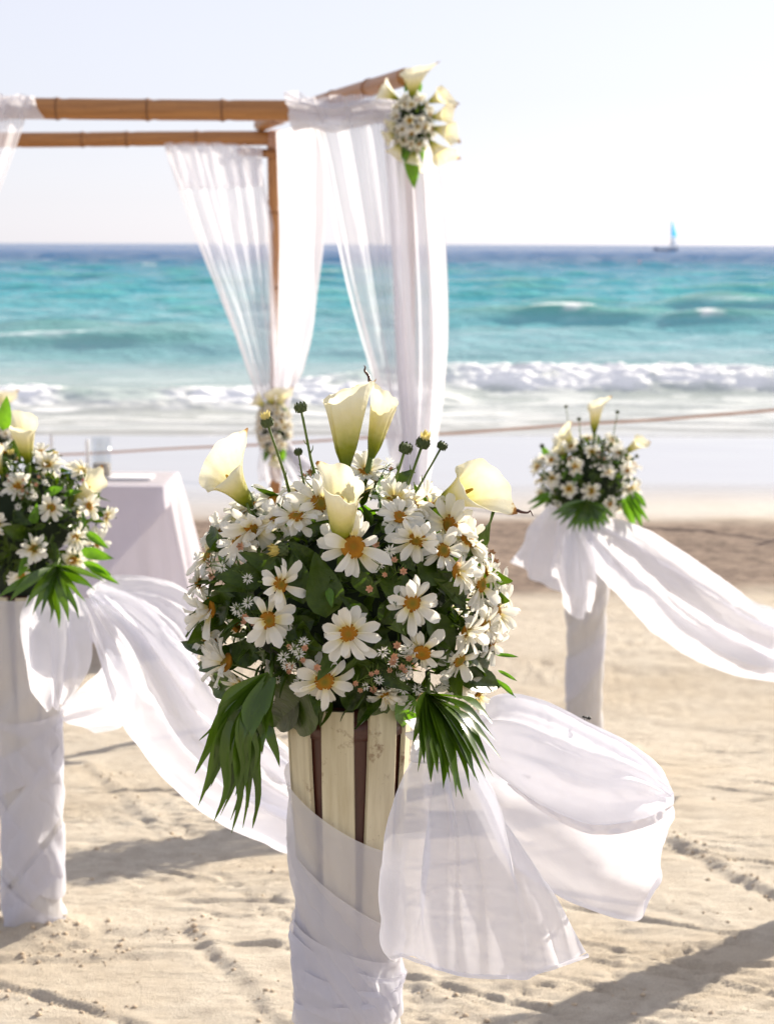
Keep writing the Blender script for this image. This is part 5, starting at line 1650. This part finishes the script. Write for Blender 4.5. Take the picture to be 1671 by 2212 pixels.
# bouquets tied to the pergola
def build_posy(c, half, label, seed, callas, leaves, nflow):
    r = random.Random(seed)
    root = empty('tied_bouquet', c, label, 'bouquet', 'bouquets tied to the pergola')
    rad = (half[0], 0.10, half[1])
    core(root, (0, 0, 0), rad, 0.75)
    pts = []
    tries = 0
    while len(pts) < nflow and tries < 4000:
        tries += 1
        d = Vector((r.gauss(0, 1), -abs(r.gauss(0, 1)) + 0.1, r.gauss(0, 1))).normalized()
        if all((d - q).length > 0.27 for q in pts): pts.append(d)
    for d in pts:
        add_daisy(root, Vector((d.x * rad[0], d.y * rad[1], d.z * rad[2])), (d + Vector((0, -.4, 0))).normalized(), r.uniform(0.062, 0.075), r, False)
    foliage_mass(root, (0, 0, 0), (rad[0] * 1.05, rad[1], rad[2] * 1.05), 120, r, (0.03, 0.06), low=-2)
    for i, (b, t, roll) in enumerate(callas):
        add_calla(root, at(b[0], b[1], c.y - 0.02) - c, at(t[0], t[1], c.y - 0.05) - c, r, seed * 9 + i, math.radians(roll), flare=0.40, tip=0.42, neck=0.09, open_=1.0, pw=1.8)
    for bx, by, tx, ty, W in leaves:
        add_leaf(root, at(bx, by, c.y - 0.03) - c, at(tx, ty, c.y - 0.03) - c, (0.2, -1, 0.1), r, W, True)
    return root


build_posy(at(891, 268, YA - 0.24), (0.088, 0.125), 'star shaped bouquet of calla lilies on the pergola front corner', 61,
           [((890, 215), (893, 142), 10), ((922, 222), (966, 200), -40), ((928, 255), (972, 246), 30), ((932, 275), (980, 288), -20), ((925, 300), (960, 345), 20), ((893, 320), (890, 368), 0),
            ((868, 305), (846, 342), 10), ((862, 265), (832, 275), 20), ((862, 215), (816, 188), -10), ((858, 285), (826, 302), 0)],
           [(880, 320, 896, 408, 1.1), (905, 300, 914, 352, 0.7), (868, 300, 868, 350, 0.8), (875, 200, 878, 170, 0.7), (905, 200, 910, 172, 0.7)], 34)
build_posy(at(592, 922, YB - 0.16), (0.105, 0.155), 'blurred bouquet of small white flowers tied to the rear pergola post', 67,
           [((588, 878), (580, 842), 10), ((602, 880), (612, 846), 10), ((575, 880), (545, 858), 0), ((592, 978), (592, 1012), 0)],
           [(585, 890, 578, 862, 0.9), (600, 890, 606, 858, 0.9), (580, 960, 570, 1000, 0.9), (605, 965, 612, 1002, 0.9), (612, 880, 624, 900, 0.6)], 48)
build_posy(at(-6, 935, YB - 0.16), (0.105, 0.155), 'pale bouquet half out of frame behind the left arrangement', 71,
           [((-10, 890), (-20, 850), 10), ((5, 890), (14, 852), 10)], [(-5, 960, -8, 1010, 0.9)], 30)


# ------------------------------------------------------------------ table
YT = 9.45
tr_ = at(362, 1046, YT - 0.22)
TZ = tr_.z
TW, TD = 1.15, 0.52
tcx = tr_.x - TW / 2
gT = float(gz(YT))
tb = empty('side_table', (tcx, YT, gT), 'small table standing in the pergola under a white cloth', 'table')
th = TZ - gT


def boxgeo(x0, x1, y0, y1, z0, z1, bev=0.004):
    v = [(x, y, z) for z in (z0, z1) for y in (y0, y1) for x in (x0, x1)]
    f = [(0, 2, 3, 1), (4, 5, 7, 6), (0, 1, 5, 4), (2, 6, 7, 3), (0, 4, 6, 2), (1, 3, 7, 5)]
    return v, f


v, f = boxgeo(-TW / 2 + 0.01, TW / 2 - 0.01, -TD / 2 + 0.01, TD / 2 - 0.01, th - 0.03, th - 0.006)
link('tabletop', mesh('tabletop', v, f, M_SLAT, False), tb)
for sx in (-1, 1):
    for sy in (-1, 1):
        x, y = sx * (TW / 2 - 0.06), sy * (TD / 2 - 0.06)
        link('leg', tube('leg', [(x, y, -0.05), (x, y, th - 0.03)], [0.02, 0.025], M_SLAT, 8), tb)


def rect_ring(hx, hy, n, rc):
    """rounded rectangle outline, n points, and its outward normals"""
    per = []
    for (cx, cy, a0) in ((hx - rc, hy - rc, 0), (-hx + rc, hy - rc, math.pi / 2), (-hx + rc, -hy + rc, math.pi), (hx - rc, -hy + rc, 1.5 * math.pi)):
        for k in range(9):
            a = a0 + math.pi / 2 * k / 8
            per.append((cx + rc * math.cos(a), cy + rc * math.sin(a)))
    per.append(per[0])
    P = np.array(per); d = np.linalg.norm(np.diff(P, axis=0), axis=1); s = np.concatenate([[0], np.cumsum(d)])
    t = np.linspace(0, s[-1], n, endpoint=False)
    return np.stack([np.interp(t, s, P[:, 0]), np.interp(t, s, P[:, 1])], 1)


def skirt(name, z0, drop, flare, amp, seed, grow=0.0):
    n = 220
    base = rect_ring(TW / 2 + 0.004 + grow, TD / 2 + 0.004 + grow, n, 0.02)
    rows = []
    for sc_ in (0.02, 0.6, 0.97):
        rows.append(np.column_stack([base * sc_, np.full(n, z0 + 0.004)]))
    ang = np.arctan2(base[:, 1] / TD, base[:, 0] / TW)
    corner = np.abs(np.sin(2 * ang)) ** 3
    k = np.arange(n) / n
    nr = base / np.maximum(np.linalg.norm(base * [1, TW / TD], axis=1, keepdims=True), 1e-6) * [1, TW / TD]
    for v in np.linspace(0, 1, 26):
        fold = amp * v * (np.sin(2 * np.pi * k * 9 + seed + 1.5 * v) + 0.5 * np.sin(2 * np.pi * k * 29 + 2 * seed))
        out = flare * v ** 0.9 * (0.30 + 1.0 * corner) + fold
        rows.append(np.column_stack([base + nr * out[:, None], np.full(n, z0 - drop * v) + 0.002 * (v == 0)]))
    return gridmesh(name, np.stack(rows, 0), M_TABLE, closed_u=True)


tc_ = link('tablecloth', skirt('tablecloth', 0, th - 0.02, 0.16, 0.030, 1.0), label='pale lavender white tablecloth draped over the small table', cat='tablecloth')
tc_.location = (tcx, YT, TZ)
# second sheet over the front with a diagonal lower edge, making that part darker
ov = []
for u in np.linspace(0, 1, 40):
    col = []
    for v in np.linspace(0, 1, 26):
        x = -TW / 2 + (TW + 0.02) * u
        dz = min(0.60, 0.10 + 1.1 * (1 - u) * TW)
        z = -dz * v
        y = -TD / 2 - 0.012 - 0.030 * v - 0.05 * max(0, -z / th) - 0.006 * math.sin(14 * u + 3 * v) * v
        col.append((x, y, z + 0.004))
    ov.append(col)
link('overlay', gridmesh('overlay', np.array(ov), M_TABLE), tc_)

# things on the table
zt = TZ + 0.007
def on_table(px, Y): return at(px, 1040, Y).x


gx = on_table(220, YT - 0.02)
gl = empty('glass_cylinder', (gx, YT - 0.02, zt), 'clear glass cylinder part filled with sand on the table', 'vase')
hh = 0.215
v, f = lathe([(0.0, 0.002), (0.048, 0.002), (0.050, 0.01), (0.050, hh), (0.047, hh), (0.047, 0.012), (0.0, 0.012)], 28)
link('glass', mesh('glass', v, f, M_GLASS), gl)
v, f = lathe([(0.0, 0.013), (0.0465, 0.013), (0.0465, 0.075), (0.03, 0.079), (0.0, 0.077)], 28)
link('sand_fill', mesh('sand_fill', v, f, M_SANDFILL), gl)
for px, Y, hgt, lab in ((190, YT - 0.05, 0.205, 'white taper candle beside the glass cylinder on the table'), (113, YT + 0.03, 0.22, 'white taper candle farther left on the table')):
    rt = empty('taper_candle', (on_table(px, Y), Y, zt), lab, 'candle', 'taper candles on the table')
    v, f = lathe([(0.0, 0.0), (0.022, 0.0), (0.022, 0.006), (0.010, 0.012), (0.012, 0.03), (0.0, 0.03)], 16)
    link('holder', mesh('holder', v, f, M_GLASS), rt)
    v, f = lathe([(0.0, 0.018), (0.0095, 0.018), (0.009, hgt - 0.004), (0.005, hgt), (0.0, hgt)], 14)
    link('wax', mesh('wax', v, f, M_CANDLE), rt)
    link('wick', tube('wick', [(0, 0, hgt - 0.002), (0.001, 0, hgt + 0.007)], 0.0012, M_BLACK, 5), rt)
for px, Y, m, lab in ((184, YT - 0.14, M_BLUE, 'tiny jar of blue sand at the foot of the candle'), (178, YT - 0.17, M_RED, 'tiny jar of red sand at the foot of the candle')):
    rt = empty('sand_jar', (on_table(px, Y), Y, zt), lab, 'jar', 'jars of coloured sand')
    h2 = 0.05 if m is M_BLUE else 0.032
    v, f = lathe([(0.0, 0.001), (0.011, 0.001), (0.012, 0.004), (0.012, h2 * 0.75), (0.008, h2 * 0.85), (0.008, h2), (0.0, h2)], 14)
    link('contents', mesh('contents', v, f, m), rt)
    v, f = lathe([(0.0135, 0.0), (0.0135, h2 * 0.78), (0.010, h2 * 0.9), (0.010, h2 + 0.004)], 14)
    link('glass', mesh('glass', v, f, M_GLASS), rt)
rt = empty('shallow_dish', (on_table(163, YT + 0.02), YT + 0.02, zt), 'shallow teal dish lying behind the coloured jars', 'dish')
v, f = lathe([(0.0, 0.002), (0.03, 0.002), (0.055, 0.018), (0.058, 0.018), (0.034, 0.0), (0.0, 0.0)], 20)
link('bowl', mesh('bowl', v, f, M_TEAL), rt)
v, f = lathe([(0.045, 0.0135), (0.0, 0.0145)], 20)
link('contents', mesh('contents', v, f, M_BLUE), rt)
rt = empty('white_booklet', (on_table(285, YT - 0.03), YT - 0.03, zt), 'white booklet lying flat on the table by the glass', 'booklet')
v, f = boxgeo(-0.11, 0.11, -0.075, 0.075, 0.0, 0.008)
link('pages', mesh('pages', v, f, M_PAPER, False), rt)
v, f = boxgeo(-0.114, 0.114, -0.079, 0.079, 0.0085, 0.0105)
link('cover', mesh('cover', v, f, M_PAPER, False), rt)

# small dark insect on the billowing cloth
ip = at(1266, 1553, 2.70)
ins = empty('insect', ip, 'tiny black insect sitting on the top edge of the organza bow', 'insect')
g = Geo()
for (x, s) in ((-0.0042, 0.0022), (0.0, 0.0020), (0.0042, 0.0030)):
    v, f = lathe([(0, -s * 0.8), (s * 0.7, -s * 0.5), (s * 0.8, 0.2 * s), (s * 0.4, s * 0.7), (0, s * 0.8)], 8)
    g.add([(p[0] * 1.5 + x, p[1], p[2] + 0.002 - 0.25 * x) for p in v], f)
for k in range(6):
    s = 1 if k % 2 else -1
    x = -0.002 + 0.002 * (k // 2)
    g.add(*tube_geo([(x, 0, 0.002), (x * 1.6, s * 0.004, 0.0035), (x * 2, s * 0.006, -0.001)], 0.00035, 4))
link('body', mesh('body', g.v, g.f, M_BLACK), ins)
for s in (-1, 1):
    V, F = leaf_geo(0.4, 0.0, 0.1, 0, 0.3, 6)
    M = leaf_matrix((0.0, s * 0.001, 0.004), (0.007, s * 0.004, 0.004), (0, 0, 1))
    link('wing', mesh('wing', [M @ Vector(p) for p in V], F, M_GLASS), ins)
